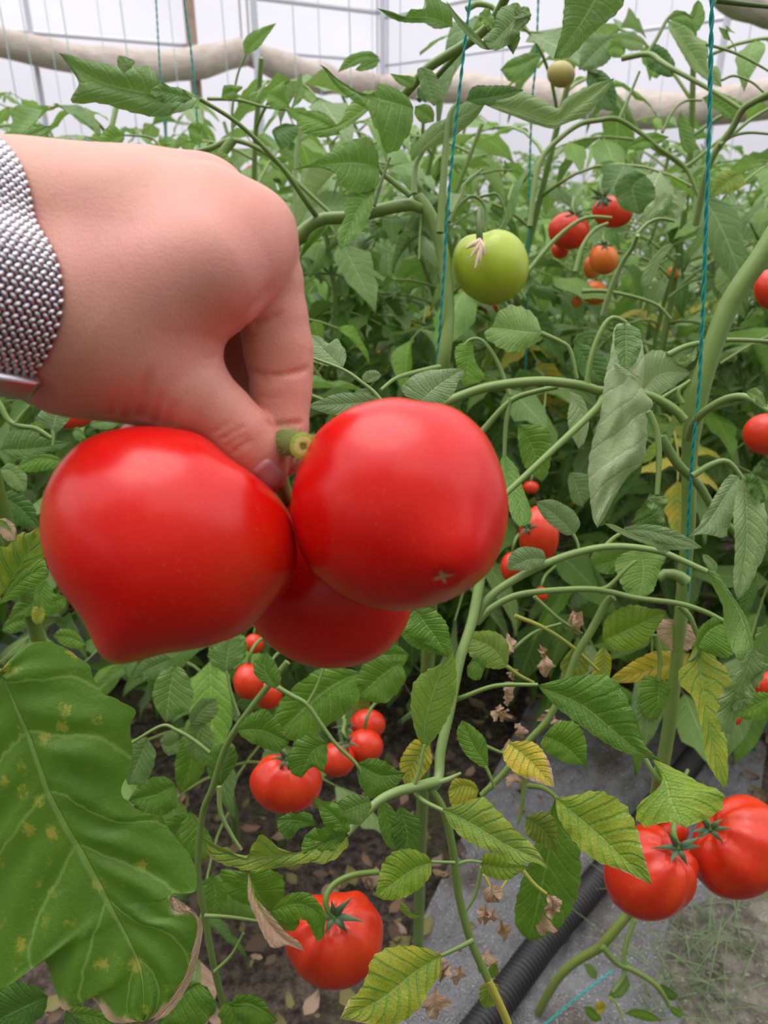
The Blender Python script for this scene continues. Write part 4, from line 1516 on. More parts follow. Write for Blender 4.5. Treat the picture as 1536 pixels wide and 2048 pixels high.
leaf(P1, 'j', .72, [(800, 680), (870, 730), (920, 780)], [(880, 670), (920, 720)], [(800, 740), (850, 790)], yel=.15, n=24, m=4)
leaf(P1, 'j', (.71, .69), [(775, 1030), (900, 900), (1050, 780), (1260, 650)], [(780, 950), (900, 800), (1000, 750), (1050, 690), (1150, 640)], [(830, 990), (950, 920), (1060, 860), (1180, 760)], pale=.4, rnd=.5, fold=-.2, teeth=5, tooth=.03)
leaf(P1, 'g', (.68, .67), [(545, 330), (640, 318), (735, 295)], [(570, 288), (640, 283), (700, 285)], [(600, 345), (700, 320)], rnd=1)
leaf(P1, 'g', (.68, .64), [(590, 335), (720, 365), (830, 400), (900, 350), (1032, 256)], [(690, 325), (740, 312), (800, 340), (850, 358), (870, 330), (950, 285)], [(640, 360), (760, 405), (830, 425), (860, 412), (930, 385), (990, 325)], pale=.5, rnd=.5, fold=.25, bow=.25, teeth=5)
leaf(P1, 'g', (.54, .56), [(1000, -60), (940, 50), (885, 130), (832, 192)], [(890, -50), (870, 20), (860, 100), (845, 150)], [(1070, -40), (1040, 40), (960, 108), (885, 185)], pale=.2, rnd=.6, tooth=.09)
leaf(P1, 'g', .60, [(700, 180), (660, 120), (640, 60)], [(690, 140), (640, 130)], [(720, 120), (680, 70)], pale=.2, n=20, m=4)
# second, lower leaf of this vine: pale bluish leaflets above the held tomato
branch(P1, 'l', (.62, .50), [(690, 430), (560, 460), (470, 490), (400, 545)], 7)
branch(P1, 'l', .50, [(410, 610), (370, 560), (310, 510), (215, 445), (60, 385)], 6, pale=.4)
leaf(P1, 'l', (.49, .50), [(590, 605), (690, 520), (813, 437)], [(520, 575), (510, 530), (560, 480), (640, 450), (740, 442)], [(700, 610), (760, 560), (780, 510), (805, 480)], pale=.55, rnd=1, teeth=5, tooth=.03)
leaf(P1, 'l', (.50, .48), [(400, 597), (220, 615), (33, 625)], [(330, 565), (200, 562), (110, 590)], [(330, 635), (220, 672), (110, 655)], pale=.5, rnd=1, teeth=5, tooth=.04)
leaf(P1, 'l', (.50, .52), [(215, 432), (140, 370), (50, 268)], [(228, 370), (185, 300), (140, 316), (100, 285)], [(130, 425), (55, 395), (40, 330)], pale=.45, rnd=1, teeth=5)
leaf(P1, 'l', .50, [(325, 510), (360, 485), (405, 470)], [(308, 485), (330, 455), (375, 448)], [(360, 505), (390, 490)], pale=.55, rnd=1, n=18, m=4)
leaf(P1, 'l', .50, [(375, 560), (320, 555), (270, 550)], [(340, 540), (300, 540)], [(330, 572), (290, 565)], pale=.5, rnd=1, n=18, m=4)

# ---------------------------------------------------------------- vine with the thick stem on the right
gp = ground(1068, 2045)
P2 = empty('tomato_plant', gp, 'tomato vine on the right with the thickest stem and tightly rolled pale leaves', 'plant')
branch(P2, 'a', (.58, .66), [(1640, 300, 0, 1.1), (1536, 490, 0, 1.1), (1460, 605, 0, 1.08), (1410, 740, 0, 1.05), (1385, 850, 0, 1), (1378, 920, 0, .82), (1376, 1050, 0, .74), (1364, 1200, 0, .70), (1352, 1330, 0, .68), (1338, 1450, 0, .70), (1322, 1545, 0, .72)], 25, name='stem')
mb = MB(); tube(mb, [world(1322, 1540, .66), world(1300, 1660, .76), world(1278, 1770, .88), T('o', 790, 700, .98), T('o', 730, 780, .99), T('o', 640, 890, 1.0), T('o', 600, 930, 1.01), T('o', 480, 1000, 1.03), T('o', 380, 1090, 1.05), T('o', 300, 1220, 1.08), gp + [0, 0, .01], gp + [0, .04, -.04]], [.0058, .0058, .006, .0062, .0062, .0062, .006, .006, .006, .006, .006, .006], seg=10, tint=(.1, 0, .1, 0)); mb.build('stem', M_STEM, P2)
branch(P2, 'c', (.60, .60), [(1130, 580), (1090, 535), (1000, 480), (900, 450), (720, 440), (640, 415), (450, 393), (250, 410), (120, 440), (-30, 500), (-70, 540)], 13, name='stem')
branch(P2, 'c', .60, [(670, 420), (665, 380), (690, 250), (740, 130), (790, 85), (850, 110)], 9)
branch(P2, 'c', (.60, .52), [(740, 470), (700, 530), (500, 720), (285, 920), (180, 1010)], 11)
branch(P2, 'c', .62, [(150, 640), (290, 490), (420, 440), (520, 420)], 9)
branch(P2, 'c', .62, [(290, 480), (270, 600), (262, 760)], 8, pale=.3)
branch(P2, 'c', .70, [(290, 460), (230, 300), (160, 200), (100, 190), (60, 230)], 6, pale=.3)
branch(P2, 'c', .66, [(440, 160), (530, 200), (580, 240), (615, 380)], 7, pale=.2)
branch(P2, 'c', .60, [(1120, 500), (1100, 440), (1160, 390)], 8)
branch(P2, 'c', .60, [(980, 500), (1060, 450), (1160, 390)], 6, pale=.2)
branch(P2, 'c', (.62, .64), [(1050, 265), (1150, 220), (1300, 195), (1450, 195), (1600, 205)], 8, pale=.3)
branch(P2, 'c', (.59, .50), [(1150, 670), (1180, 590), (1240, 530), (1340, 475), (1440, 470), (1536, 530), (1600, 560)], 12, pale=.25)
branch(P2, 'c', .60, [(1020, 660), (1100, 790), (1200, 890), (1270, 1000), (1400, 1150)], 14, dark=.2)
branch(P2, 'c', .58, [(1170, 850), (1260, 795), (1340, 780), (1410, 860), (1420, 900)], 9, pale=.2)
branch(P2, 'c', .56, [(960, 540), (1000, 640), (1010, 780), (1000, 940)], 10, pale=.2)
branch(P2, 'm', .61, [(930, 560, 0, 1), (880, 520), (790, 500), (740, 540)], 17, pale=.3)
# rolled leaf: a bulging scroll with its dark inner face showing along the lip
leaf(P2, 'c', (.575, .56), [(850, 110, .01), (850, 300, .008), (840, 480), (815, 640), (790, 800), (740, 960), (712, 1100)],
     [(800, 125, .012), (785, 200, .012), (775, 290, .010), (750, 380, .01), (735, 500, .012), (722, 580, .012), (690, 690, .012), (672, 820, .012), (675, 930, .01), (690, 1050, .006)],
     [(895, 140, .014), (925, 200, .012), (935, 300, .012), (930, 430, .010), (976, 490, .006), (950, 570, .008), (950, 660, .010), (925, 780, .012), (850, 860, .010), (790, 960, .006), (750, 1040, .004)],
     pale=1.0, fold=0, bow=.34, wav=.05, teeth=14, tooth=.06, n=70, m=9, scroll=.35, label='pale rolled leaf')
leaf(P2, 'c', .585, [(930, 780), (860, 860), (770, 970), (705, 1095)], [(860, 820), (800, 900), (720, 1020)], [(915, 840), (850, 925), (770, 1010), (745, 1080)], rnd=.9, fold=.3, n=30, m=4)
leaf(P2, 'c', (.572, .560), [(848, 120), (850, 210), (850, 345)], [(800, 140), (790, 200), (805, 290), (830, 325)], [(905, 150), (915, 210), (900, 290), (870, 330)], rnd=.9, pale=.15, fold=.35, wav=.15, n=30, m=5)
leaf(P2, 'c', .555, [(935, 420), (880, 350), (800, 300)], [(880, 380), (830, 350), (790, 320)], [(925, 370), (890, 360), (850, 335)], pale=.9, n=22, m=4, wav=.15)
leaf(P2, 'c', (.64, .62), [(925, 440), (1020, 360), (1170, 350)], [(935, 300), (970, 250), (1050, 255), (1090, 310)], [(950, 480), (1010, 460), (1100, 400)], pale=.85, tooth=.06)
leaf(P2, 'c', .62, [(1090, 300), (1150, 290), (1190, 220)], [(1110, 270), (1160, 260)], [(1140, 320), (1190, 270)], pale=.5, wav=.3, n=20, m=4)
leaf(P2, 'c', (.62, .58), [(262, 740), (290, 870), (340, 1000), (335, 1095)], [(245, 790), (270, 900), (290, 1030)], [(325, 820), (345, 900), (392, 1030), (370, 1085)], rnd=.5)
leaf(P2, 'c', .70, [(110, 195), (90, 280), (80, 420)], [(30, 230), (35, 330), (60, 400)], [(120, 290), (165, 370), (130, 400)], rnd=.1, yel=.1)
leaf(P2, 'c', (.67, .70), [(445, 160), (330, 150), (200, 130)], [(400, 70), (300, 25), (235, 60), (210, 110)], [(440, 190), (370, 225), (300, 245), (240, 225), (165, 165)], pale=.35, yel=.15, rnd=.1, tooth=.1, teeth=7, fold=-.1)
leaf(P2, 'c', .66, [(590, 210), (680, 165), (780, 195)], [(620, 165), (720, 155)], [(660, 185), (740, 195)], yel=.15, n=20, m=4)
leaf(P2, 'c', .72, [(600, 200), (680, 330), (740, 400)], [(700, 240), (780, 340)], [(600, 280), (650, 380)], rnd=1, n=24, m=4)
leaf(P2, 'c', .66, [(560, 430), (640, 560), (620, 720)], [(580, 480), (570, 600)], [(640, 480), (670, 580), (650, 680)], pale=.8, n=26, m=4)
leaf(P2, 'c', .64, [(330, 600), (400, 720), (440, 880)], [(330, 680), (360, 800)], [(460, 620), (485, 730), (470, 840)], yel=.2, rnd=.2)
leaf(P2, 'c', .70, [(580, 830), (610, 900), (640, 1000)], [(570, 880), (590, 970)], [(670, 850), (680, 930)], pale=.3, rnd=.9, n=24, m=4)
leaf(P2, 'c', (.57, .56), [(1395, 850), (1320, 960), (1240, 1080), (1145, 1150)], [(1345, 850), (1290, 930), (1240, 1010), (1205, 1085)], [(1410, 930), (1370, 1010), (1340, 1110), (1310, 1145), (1220, 1130)], pale=.7, wav=.1)
leaf(P2, 'c', (.55, .55), [(1420, 860), (1430, 1000), (1430, 1200), (1390, 1450)], [(1385, 900, .008), (1370, 1050), (1375, 1200), (1370, 1380)], [(1480, 920, .008), (1525, 1080), (1510, 1240), (1480, 1290), (1440, 1390)], pale=.62, bow=.25, n=54)
leaf(P2, 'c', .545, [(1425, 880), (1480, 900), (1525, 970)], [(1440, 840), (1500, 880)], [(1450, 930), (1500, 980)], rnd=.9, wav=.2, n=22, m=4)
leaf(P2, 'c', .57, [(1480, 1330), (1450, 1420), (1415, 1530)], [(1430, 1390), (1400, 1460)], [(1485, 1400), (1450, 1490)], rnd=.9, n=22, m=4)
leaf(P2, 'c', .49, [(1536, 520), (1490, 470), (1430, 440)], [(1500, 440), (1470, 425)], [(1500, 510), (1450, 470)], pale=.4, wav=.3, n=20, m=4)
leaf(P2, 'c', .56, [(990, 940), (960, 960), (1020, 1010), (1010, 1080)], [(960, 940), (955, 990), (990, 1050)], [(1040, 960), (1035, 1020), (1030, 1070)], pale=.2, wav=.3, n=26, m=4, rnd=.7)
leaf(P2, 'c', .57, [(1030, 1010), (960, 1050), (870, 1090)], [(970, 1020), (900, 1070)], [(1025, 1085), (930, 1090)], rnd=.8, n=24, m=4)
leaf(P2, 'm', (.60, .58), [(610, 330), (640, 480), (600, 680)], [(480, 380), (460, 480), (520, 620)], [(770, 370), (750, 480), (700, 620)], rnd=.2, pale=.1, yel=.06, fold=-.1)
leaf(P2, 'm', (.60, .61), [(560, 330), (430, 420), (290, 440)], [(470, 300), (330, 330), (280, 390)], [(540, 440), (430, 500), (340, 490)], rnd=.3, pale=.15)
# crumpled, spiny-edged leaf at the right margin
for rb, l_, r_, pl_ in [
    ([(1480, 300), (1440, 420), (1400, 520), (1375, 665)], [(1450, 330), (1390, 440), (1345, 520), (1335, 600), (1350, 650)], [(1520, 380), (1470, 450), (1430, 540), (1400, 640)], .5),
    ([(1536, 380), (1470, 420), (1370, 425)], [(1500, 370), (1430, 400)], [(1490, 460), (1420, 450)], .6),
    ([(1480, 515), (1410, 525), (1340, 560)], [(1440, 490), (1370, 515)], [(1460, 540), (1390, 560)], .4),
    ([(1536, 200), (1500, 300), (1490, 400)], [(1490, 240), (1480, 340)], [(1540, 260), (1530, 380)], .3)]:
    leaf(P2, 'd', (.50, .52), rb, l_, r_, pale=pl_, teeth=7, tooth=.45, wav=.3, rnd=.5, n=40, m=5)
leaf(P2, 'd', .55, [(1560, 500), (1480, 545), (1400, 590)], [(1500, 490), (1430, 530)], [(1520, 590), (1440, 600)], rnd=.2, tooth=.2, n=26, m=4)
# upper right branches seen against the light
branch(P2, 'i', (.95, .95), [(170, 1300), (200, 1050), (230, 930), (290, 840), (440, 720), (560, 690), (680, 685), (830, 780), (900, 840), (1060, 960), (1150, 1150)], 11)
branch(P2, 'i', .95, [(680, 690), (730, 580), (800, 410)], 7)
branch(P2, 'i', .95, [(1060, 960), (1130, 910), (1200, 850), (1260, 800)], 8)
branch(P2, 'i', (.85, .75), [(1120, 1290), (1150, 1150), (1180, 1000), (1240, 860), (1330, 740), (1390, 630), (1460, 580), (1560, 530)], 13, pale=.3, name='stem')
branch(P2, 'i', (.95, .85), [(700, 335), (850, 310), (920, 350), (1000, 400), (1200, 510), (1390, 630)], 11, pale=.2)
branch(P2, 'i', .85, [(1180, 255), (1260, 275), (1360, 310), (1450, 355), (1560, 420)], 6)
branch(P2, 'i', .85, [(1355, 310), (1345, 270), (1325, 235)], 3)
branch(P2, 'i', .80, [(1270, 460), (1340, 435), (1440, 470), (1500, 520), (1560, 570)], 5)
branch(P2, 'i', .80, [(1310, 790), (1430, 690), (1560, 610)], 8, pale=.3)
branch(P2, 'i', .80, [(1260, 830), (1330, 780), (1430, 760), (1560, 770)], 7, pale=.3)
branch(P2, 'i', .60, [(1240, 0), (1380, 20), (1560, 40)], 12, dark=.6)
branch(P2, 'i', .95, [(850, 300), (900, 220), (960, 110), (1010, 75), (1060, 100)], 8, dark=.3)
branch(P2, 'i', (1.0, 1.0), [(930, 760), (990, 640), (1060, 580), (1160, 575)], 6, pale=.2)
branch(P2, 'n', (.80, .75), [(590, 720), (640, 560), (700, 420), (760, 330), (790, 260)], 10, pale=.45)
branch(P2, 'n', .80, [(780, 260), (850, 190), (920, 165), (1000, 180)], 7, pale=.5)
branch(P2, 'n', .9, [(150, 480), (300, 300), (430, 190), (520, 155), (640, 160)], 8, pale=.2)
branch(P2, 'n', .9, [(430, 470), (470, 330), (540, 230), (620, 190)], 8, pale=.3)
branch(P2, 'n', .95, [(470, 580), (600, 580), (760, 610), (900, 660), (980, 740)], 7, pale=.2)
leaf(P2, 'n', .78, [(830, 180), (900, 90), (1000, 0)], [(830, 110), (920, 30)], [(900, 140), (970, 60)], pale=.8, wav=.3, n=24, m=4)
leaf(P2, 'n', .78, [(1010, 170), (1040, 80), (1020, 0)], [(990, 120), (990, 40)], [(1060, 110), (1070, 30)], pale=.8, wav=.3, n=24, m=4)
leaf(P2, 'n', .78, [(770, 320), (760, 270), (740, 230)], [(740, 300), (735, 250)], [(800, 290), (790, 250)], pale=.7, wav=.4, n=20, m=4)
leaf(P2, 'n', .85, [(1000, 310), (900, 390), (850, 560)], [(940, 320), (850, 420), (820, 510)], [(930, 400), (890, 480)], pale=.4, rnd=.8, n=26, m=4)
leaf(P2, 'i', (.92, .90), [(960, 120), (1010, 180), (1080, 290), (1180, 420), (1270, 500)], [(975, 190), (1030, 290), (1110, 410), (1210, 480)], [(1080, 130), (1110, 210), (1180, 270), (1190, 370), (1250, 400)], pale=.45, fold=.2, bow=.2)
leaf(P2, 'i', .88, [(965, 110), (1060, 85), (1110, 110), (1135, 0)], [(1000, 65), (1060, 70), (1090, 80), (1110, 30)], [(1060, 150), (1120, 185), (1170, 110), (1160, 30)], rnd=.4)
leaf(P2, 'i', .95, [(840, 300), (920, 330), (990, 440)], [(880, 255), (960, 300), (1000, 370)], [(840, 370), (890, 420), (950, 440)], rnd=1)
leaf(P2, 'i', 1.0, [(850, 340), (900, 400), (900, 450)], [(840, 380), (870, 440)], [(930, 350), (940, 400)], rnd=0, n=20, m=4)
leaf(P2, 'i', 1.0, [(720, 290), (660, 270), (610, 290)], [(700, 225), (640, 230)], [(700, 330), (640, 325)], rnd=.1, n=24, m=4)
leaf(P2, 'i', 1.02, [(640, 210), (560, 290), (450, 400)], [(540, 200), (470, 280)], [(660, 280), (600, 370), (520, 400)], rnd=1, pale=.3)
leaf(P2, 'i', 1.0, [(640, 210), (740, 230), (830, 250)], [(720, 180), (800, 210)], [(720, 280), (800, 290)], rnd=.5, pale=.3, n=24, m=4)
leaf(P2, 'i', 1.05, [(500, 400), (560, 480), (660, 640)], [(500, 500), (560, 620)], [(600, 420), (665, 540)], rnd=1, n=26, m=4)
leaf(P2, 'i', .95, [(970, 785), (850, 800), (712, 852)], [(880, 762), (800, 782)], [(880, 840), (800, 862)], yel=.15, rnd=.1)
leaf(P2, 'i', 1.0, [(830, 1000), (760, 1080), (800, 1230)], [(760, 985), (665, 1065), (690, 1190)], [(880, 1080), (870, 1180)], rnd=.9)
leaf(P2, 'i', .92, [(1325, 235), (1300, 200), (1252, 152)], [(1290, 150), (1345, 195)], [(1290, 225), (1265, 190)], rnd=.3, n=20, m=4)
leaf(P2, 'i', 1.0, [(240, 310), (120, 370), (0, 400)], [(150, 310), (60, 345)], [(190, 400), (70, 470)], rnd=.5, n=28)
leaf(P2, 'i', 1.0, [(1160, 560), (1250, 600), (1350, 690)], [(1240, 530), (1380, 600)], [(1190, 600), (1290, 670)], rnd=.4, yel=.2)
leaf(P2, 'i', 1.0, [(1030, 640), (1040, 760), (1090, 890)], [(1020, 700), (1040, 840)], [(1080, 700), (1120, 830)], rnd=.5, n=24, m=4)
leaf(P2, 'i', 1.1, [(1380, 990), (1300, 1050), (1210, 1120)], [(1280, 980), (1220, 1050)], [(1400, 1060), (1300, 1110)], yel=.45, n=24, m=4)

# ---------------------------------------------------------------- low vine in the middle with yellowing leaves
gp = np.array([world(1010, 2060, .62)[0], world(1010, 2060, .62)[1] + .12, 0])
P3 = empty('tomato_plant', gp, 'low tomato vine in the middle with yellowing leaves and a yellow lower stem', 'plant')
branch(P3, 'a', (.56, .50), [(962, 1150), (945, 1240), (920, 1320), (900, 1420), (882, 1500), (877, 1560), (860, 1575)], 14, name='stem', pale=.2)
branch(P3, 'e', (.50, .52), [(980, 600), (1040, 700), (1075, 850), (1100, 1040), (1150, 1230), (1220, 1390)], 11, name='stem', pale=.1)
branch(P3, 'e', (.52, .56), [(1220, 1390), (1290, 1540), (1340, 1680)], 11, name='stem', yel=.9, label='yellowed lower stem')
mb = MB(); tube(mb, [T('e', 1340, 1680, .56), gp + [0, 0, .12], gp + [0, 0, -.04]], .0045, seg=8, tint=(.8, 0, 0, 0)); mb.build('stem', M_STEM, P3)
branch(P3, 'e', (.50, .46), [(1010, 580), (930, 600), (850, 620), (770, 660), (700, 730), (640, 795)], 15, pale=.3)
branch(P3, 'e', .49, [(915, 600), (940, 530), (960, 430)], 7, pale=.3)
branch(P3, 'e', (.50, .48), [(910, 605), (950, 655), (1050, 705)], 8, pale=.3)
branch(P3, 'e', .50, [(930, 605), (1010, 585), (1060, 570), (1110, 545, 0, .4)], 9, pale=.3)
branch(P3, 'e', .50, [(1085, 912), (1040, 910), (985, 908)], 5, pale=.3)
branch(P3, 'e', .51, [(1090, 920), (1140, 905), (1195, 910)], 5, pale=.3)
branch(P3, 'e', .50, [(1160, 1230), (1100, 1260), (1025, 1295)], 7, pale=.3)
branch(P3, 'e', .53, [(1195, 930), (1170, 1040), (1130, 1110)], 6, pale=.3)
branch(P3, 'd', (.55, .52), [(120, 1545 - 1150), (200, 520), (260, 510), (400, 462), (575, 458)], 8)
branch(P3, 'c', (.56, .53), [(115, 1560), (180, 1450), (280, 1370), (450, 1280), (620, 1218), (800, 1190), (1000, 1212), (1120, 1258), (1240, 1312)], 12, pale=.3)
branch(P3, 'c', (.58, .56), [(130, 1560), (200, 1490), (330, 1425), (550, 1400), (720, 1400), (900, 1440), (1100, 1465), (1230, 1505), (1320, 1550)], 10, pale=.2)
branch(P3, 'c', .57, [(720, 1400), (770, 1380), (860, 1290), (900, 1260)], 7)
branch(P3, 'c', .545, [(745, 1195), (790, 1150), (830, 1125)], 7)
branch(P3, 'c', .55, [(595, 1130), (615, 1170), (625, 1215)], 5, pale=.4)
branch(P3, 'c', .55, [(455, 1255), (470, 1275)], 5, pale=.4)
branch(P3, 'd', (.575, .60), [(890, 92), (860, 120), (800, 230), (740, 330), (690, 460), (620, 600), (540, 690), (430, 830), (340, 920)], 12)
branch(P3, 'd', .60, [(560, 90), (660, 180), (760, 245)], 6, pale=.2)
branch(P3, 'd', .62, [(450, 330), (560, 240), (680, 200)], 5, pale=.3)
branch(P3, 'd', .62, [(480, 170), (600, 220), (720, 300), (830, 400)], 6, yel=.4)
branch(P3, 'd', .60, [(520, 830), (510, 950), (490, 1040)], 7)
branch(P3, 'd', (.58, .50), [(540, 880), (600, 890), (655, 930)], 8)
branch(P3, 'd', .58, [(1065, 250), (1085, 340), (1080, 440)], 8)
branch(P3, 'm', .575, [(880, 720), (950, 790), (990, 880), (1020, 960), (1000, 1050), (950, 1100)], 8, pale=.2)
branch(P3, 'd', .60, [(350, 710), (420, 740), (450, 740)], 5)
branch(P3, 'd', .50, [(358, 800), (385, 860), (395, 890)], 5)
branch(P3, 'd', .60, [(445, 380), (500, 420), (560, 450)], 6, yel=.2)
branch(P3, 'd', .55, [(510, 1230), (560, 1290), (610, 1330)], 6, yel=.5)
branch(P3, 'd', .57, [(350, 1250), (400, 1330), (450, 1270)], 4, yel=.8)
branch(P3, 'd', .50, [(1010, 745), (1060, 830), (1100, 880)], 8, pale=.4)
leaf(P3, 'e', (.50, .48), [(958, 450), (965, 330), (1010, 180), (1072, 38)], [(920, 360), (908, 250), (925, 165), (1000, 110), (1050, 80)], [(1000, 400), (1055, 310), (1085, 210), (1088, 110)], pale=.15, rnd=0, yel=.34)
leaf(P3, 'e', (.48, .45), [(1035, 692), (1150, 750), (1300, 840), (1440, 905), (1470, 940)], [(1120, 668), (1200, 648), (1250, 690), (1330, 770), (1420, 860)], [(1070, 760), (1150, 825), (1250, 870), (1330, 915), (1410, 910)], pale=.15, rnd=0, yel=.42, wav=.05)
leaf(P3, 'e', (.46, .45), [(645, 800), (480, 860), (300, 890), (130, 860), (52, 812)], [(600, 775), (520, 820), (480, 860), (430, 870), (370, 850), (345, 830), (300, 790), (250, 850), (235, 895), (140, 850), (90, 830)], [(640, 845), (560, 900), (470, 905), (350, 932), (230, 930), (120, 900), (70, 865)], yel=.45, dry=.20, fold=.25, tooth=.15, wav=.12, pale=.1, label='curled yellowing leaf with a brown tip')
leaf(P3, 'e', .455, [(645, 790), (590, 720), (500, 645)], [(560, 760), (530, 700)], [(655, 770), (620, 690), (560, 660)], rnd=.3, wav=.15, n=28, m=5)
leaf(P3, 'e', .46, [(740, 660), (660, 690), (600, 720)], [(720, 638), (650, 636), (590, 680)], [(740, 690), (690, 750), (640, 745)], rnd=.4, pale=.2, n=28, m=5)
leaf(P3, 'e', .46, [(520, 760), (440, 740), (352, 735)], [(490, 715), (420, 708)], [(450, 770), (410, 812), (370, 775)], yel=.25, wav=.2, tooth=.2, n=26, m=5)
leaf(P3, 'e', .458, [(640, 800), (540, 830), (470, 800)], [(600, 760), (520, 770)], [(610, 840), (500, 880), (460, 850)], rnd=.3, wav=.2, n=26, m=5)
leaf(P3, 'e', (.49, .47), [(990, 908), (920, 935), (840, 990), (758, 1048)], [(965, 880), (890, 856), (815, 880), (775, 960)], [(980, 960), (930, 1020), (850, 1058), (795, 1062)], yel=.40, rnd=0)
leaf(P3, 'e', .51, [(1190, 915), (1280, 935), (1385, 930)], [(1210, 872), (1300, 885)], [(1210, 960), (1300, 978)], yel=.42, rnd=.1, n=30, m=5)
leaf(P3, 'e', (.49, .45), [(1030, 1290), (920, 1360), (780, 1470), (612, 1552)], [(960, 1262), (850, 1255), (740, 1300), (722, 1370), (690, 1440), (650, 1480)], [(1015, 1370), (960, 1450), (880, 1550), (770, 1572), (690, 1562)], yel=.55, dry=.20, rnd=.1, tooth=.07, n=56)
leaf(P3, 'd', (.48, .46), [(572, 460), (750, 540), (900, 660), (1010, 748), (1085, 775)], [(680, 435), (850, 420), (920, 480), (970, 580), (1008, 690)], [(650, 545), (750, 620), (870, 705), (960, 748)], rnd=.6, yel=.04, fold=.2, n=60, bow=.14)
leaf(P3, 'd', (.49, .46), [(650, 930), (800, 1060), (930, 1180), (1052, 1292)], [(720, 922), (830, 905), (930, 960), (985, 1060), (1020, 1180)], [(660, 1000), (720, 1100), (810, 1182), (920, 1230), (1000, 1268)], yel=.45, dry=.22, rnd=.1, n=60, label='yellowing leaf with a dry white tip')
leaf(P3, 'd', .54, [(525, 1010), (590, 1060), (652, 1148)], [(600, 988), (650, 1035)], [(528, 1080), (600, 1130)], yel=.48, n=30, m=5)
leaf(P3, 'm', (.58, .55), [(1000, 950), (1030, 1200), (1080, 1500), (1185, 1970)], [(950, 1080), (880, 1180), (900, 1270), (960, 1330), (1000, 1420), (1040, 1600), (1080, 1800)], [(1100, 1050), (1180, 1150), (1220, 1230), (1180, 1380), (1180, 1560), (1200, 1680), (1212, 1900)], yel=.50, rnd=.1, n=60, label='long drooping yellow-green leaf')
leaf(P3, 'd', (.50, .47), [(1050, 765), (1105, 850), (1130, 950), (1192, 1055)], [(1090, 880), (1010, 940), (992, 1000), (1030, 1045), (1060, 1040), (1130, 1030)], [(1150, 810), (1270, 872), (1342, 910), (1335, 972), (1260, 1020)], yel=.42, rnd=0, tooth=.08, fold=-.1)
leaf(P3, 'd', (.58, .57), [(845, 275), (960, 225), (1115, 150)], [(860, 185), (950, 128), (1050, 140)], [(910, 312), (1000, 292), (1070, 222)], yel=.38, rnd=.1)
leaf(P3, 'd', .585, [(1085, 430), (1080, 500), (1075, 600)], [(1015, 425), (1000, 520), (1030, 590)], [(1125, 455), (1115, 520)], rnd=.4, n=28, m=5)
leaf(P3, 'd', .59, [(1010, 480), (1030, 580), (1020, 690)], [(990, 530), (995, 620)], [(1070, 550), (1070, 640)], pale=.4, n=28, m=5)
leaf(P3, 'd', .66, [(1210, 330), (1050, 390), (860, 450)], [(1060, 320), (930, 390)], [(1150, 420), (1000, 445)], yel=1, n=30, m=5, label='yellow leaf')
leaf(P3, 'd', .65, [(850, 300), (850, 380), (840, 460)], [(820, 330), (800, 420)], [(880, 350), (870, 430)], yel=.6, n=24, m=5)
leaf(P3, 'd', .655, [(740, 250), (720, 340), (690, 430)], [(720, 300), (670, 370)], [(770, 320), (780, 400)], yel=.45, n=24, m=5)
leaf(P3, 'd', .64, [(1180, 190), (1130, 260), (1150, 330)], [(1080, 190), (1080, 260)], [(1230, 230), (1210, 300)], yel=.7, dry=.6, pale=.6, n=24, m=5)
leaf(P3, 'd', .56, [(1240, 310), (1290, 230), (1380, 190)], [(1240, 240), (1300, 180)], [(1350, 340), (1400, 280)], rnd=.3, yel=.1)
leaf(P3, 'm', (.53, .52), [(1060, 475), (1200, 620), (1310, 800), (1390, 1110)], [(1130, 600, .012), (1190, 720, .015), (1210, 900, .012), (1260, 1050), (1320, 1110)], [(1140, 500), (1290, 720), (1360, 860), (1396, 1040)], rnd=.4, pale=.25, n=54)
leaf(P3, 'm', .535, [(1130, 500), (1100, 430), (1040, 370)], [(1140, 440), (1080, 380)], [(1100, 480), (1050, 420)], pale=.4, n=18, m=4)
leaf(P3, 'm', (.52, .50), [(470, 215), (640, 205), (850, 260), (1042, 325)], [(540, 178), (690, 168), (830, 200), (960, 268)], [(600, 240), (720, 275), (850, 308), (960, 325)], pale=.4, rnd=1, teeth=4, tooth=.02)
leaf(P3, 'm', .512, [(365, 158), (500, 215), (700, 290), (1040, 330)], [(450, 175), (600, 245), (850, 300)], [(450, 215), (620, 290), (830, 340)], pale=.5, rnd=.3, n=30, m=4, teeth=3)
leaf(P3, 'm', .53, [(715, 320), (760, 340), (815, 350)], [(750, 315), (790, 330)], [(740, 345), (780, 362)], pale=.5, rnd=1, n=18, m=4)
leaf(P3, 'c', (.55, .54), [(600, 1135), (530, 1060), (415, 972)], [(625, 1080), (590, 1015), (500, 965)], [(550, 1130), (470, 1070), (425, 1010)], pale=.5, rnd=1, teeth=3, tooth=.02)
leaf(P3, 'c', .545, [(465, 1250), (380, 1255), (275, 1302)], [(440, 1205), (350, 1192), (290, 1230)], [(430, 1290), (340, 1307)], pale=.5, rnd=1, teeth=3, tooth=.02)
leaf(P3, 'd', .58, [(600, 670), (680, 710), (778, 798)], [(650, 620), (725, 615), (772, 690)], [(592, 720), (680, 775)], yel=.2, rnd=.2)
leaf(P3, 'd', (.52, .50), [(452, 700), (540, 770), (645, 888)], [(500, 695), (570, 708), (625, 790)], [(435, 760), (480, 820), (560, 860)], yel=.85, dry=.28, rnd=.1, label='yellow leaf with browned patches')
leaf(P3, 'd', .50, [(370, 800), (310, 720), (258, 605)], [(355, 690), (300, 630)], [(340, 800), (270, 740), (238, 660)], rnd=.3, yel=.15)
leaf(P3, 'd', .60, [(450, 385), (380, 300), (280, 260)], [(450, 290), (400, 240), (320, 235)], [(400, 390), (330, 370), (280, 310)], yel=.38, pale=.2, rnd=.1)
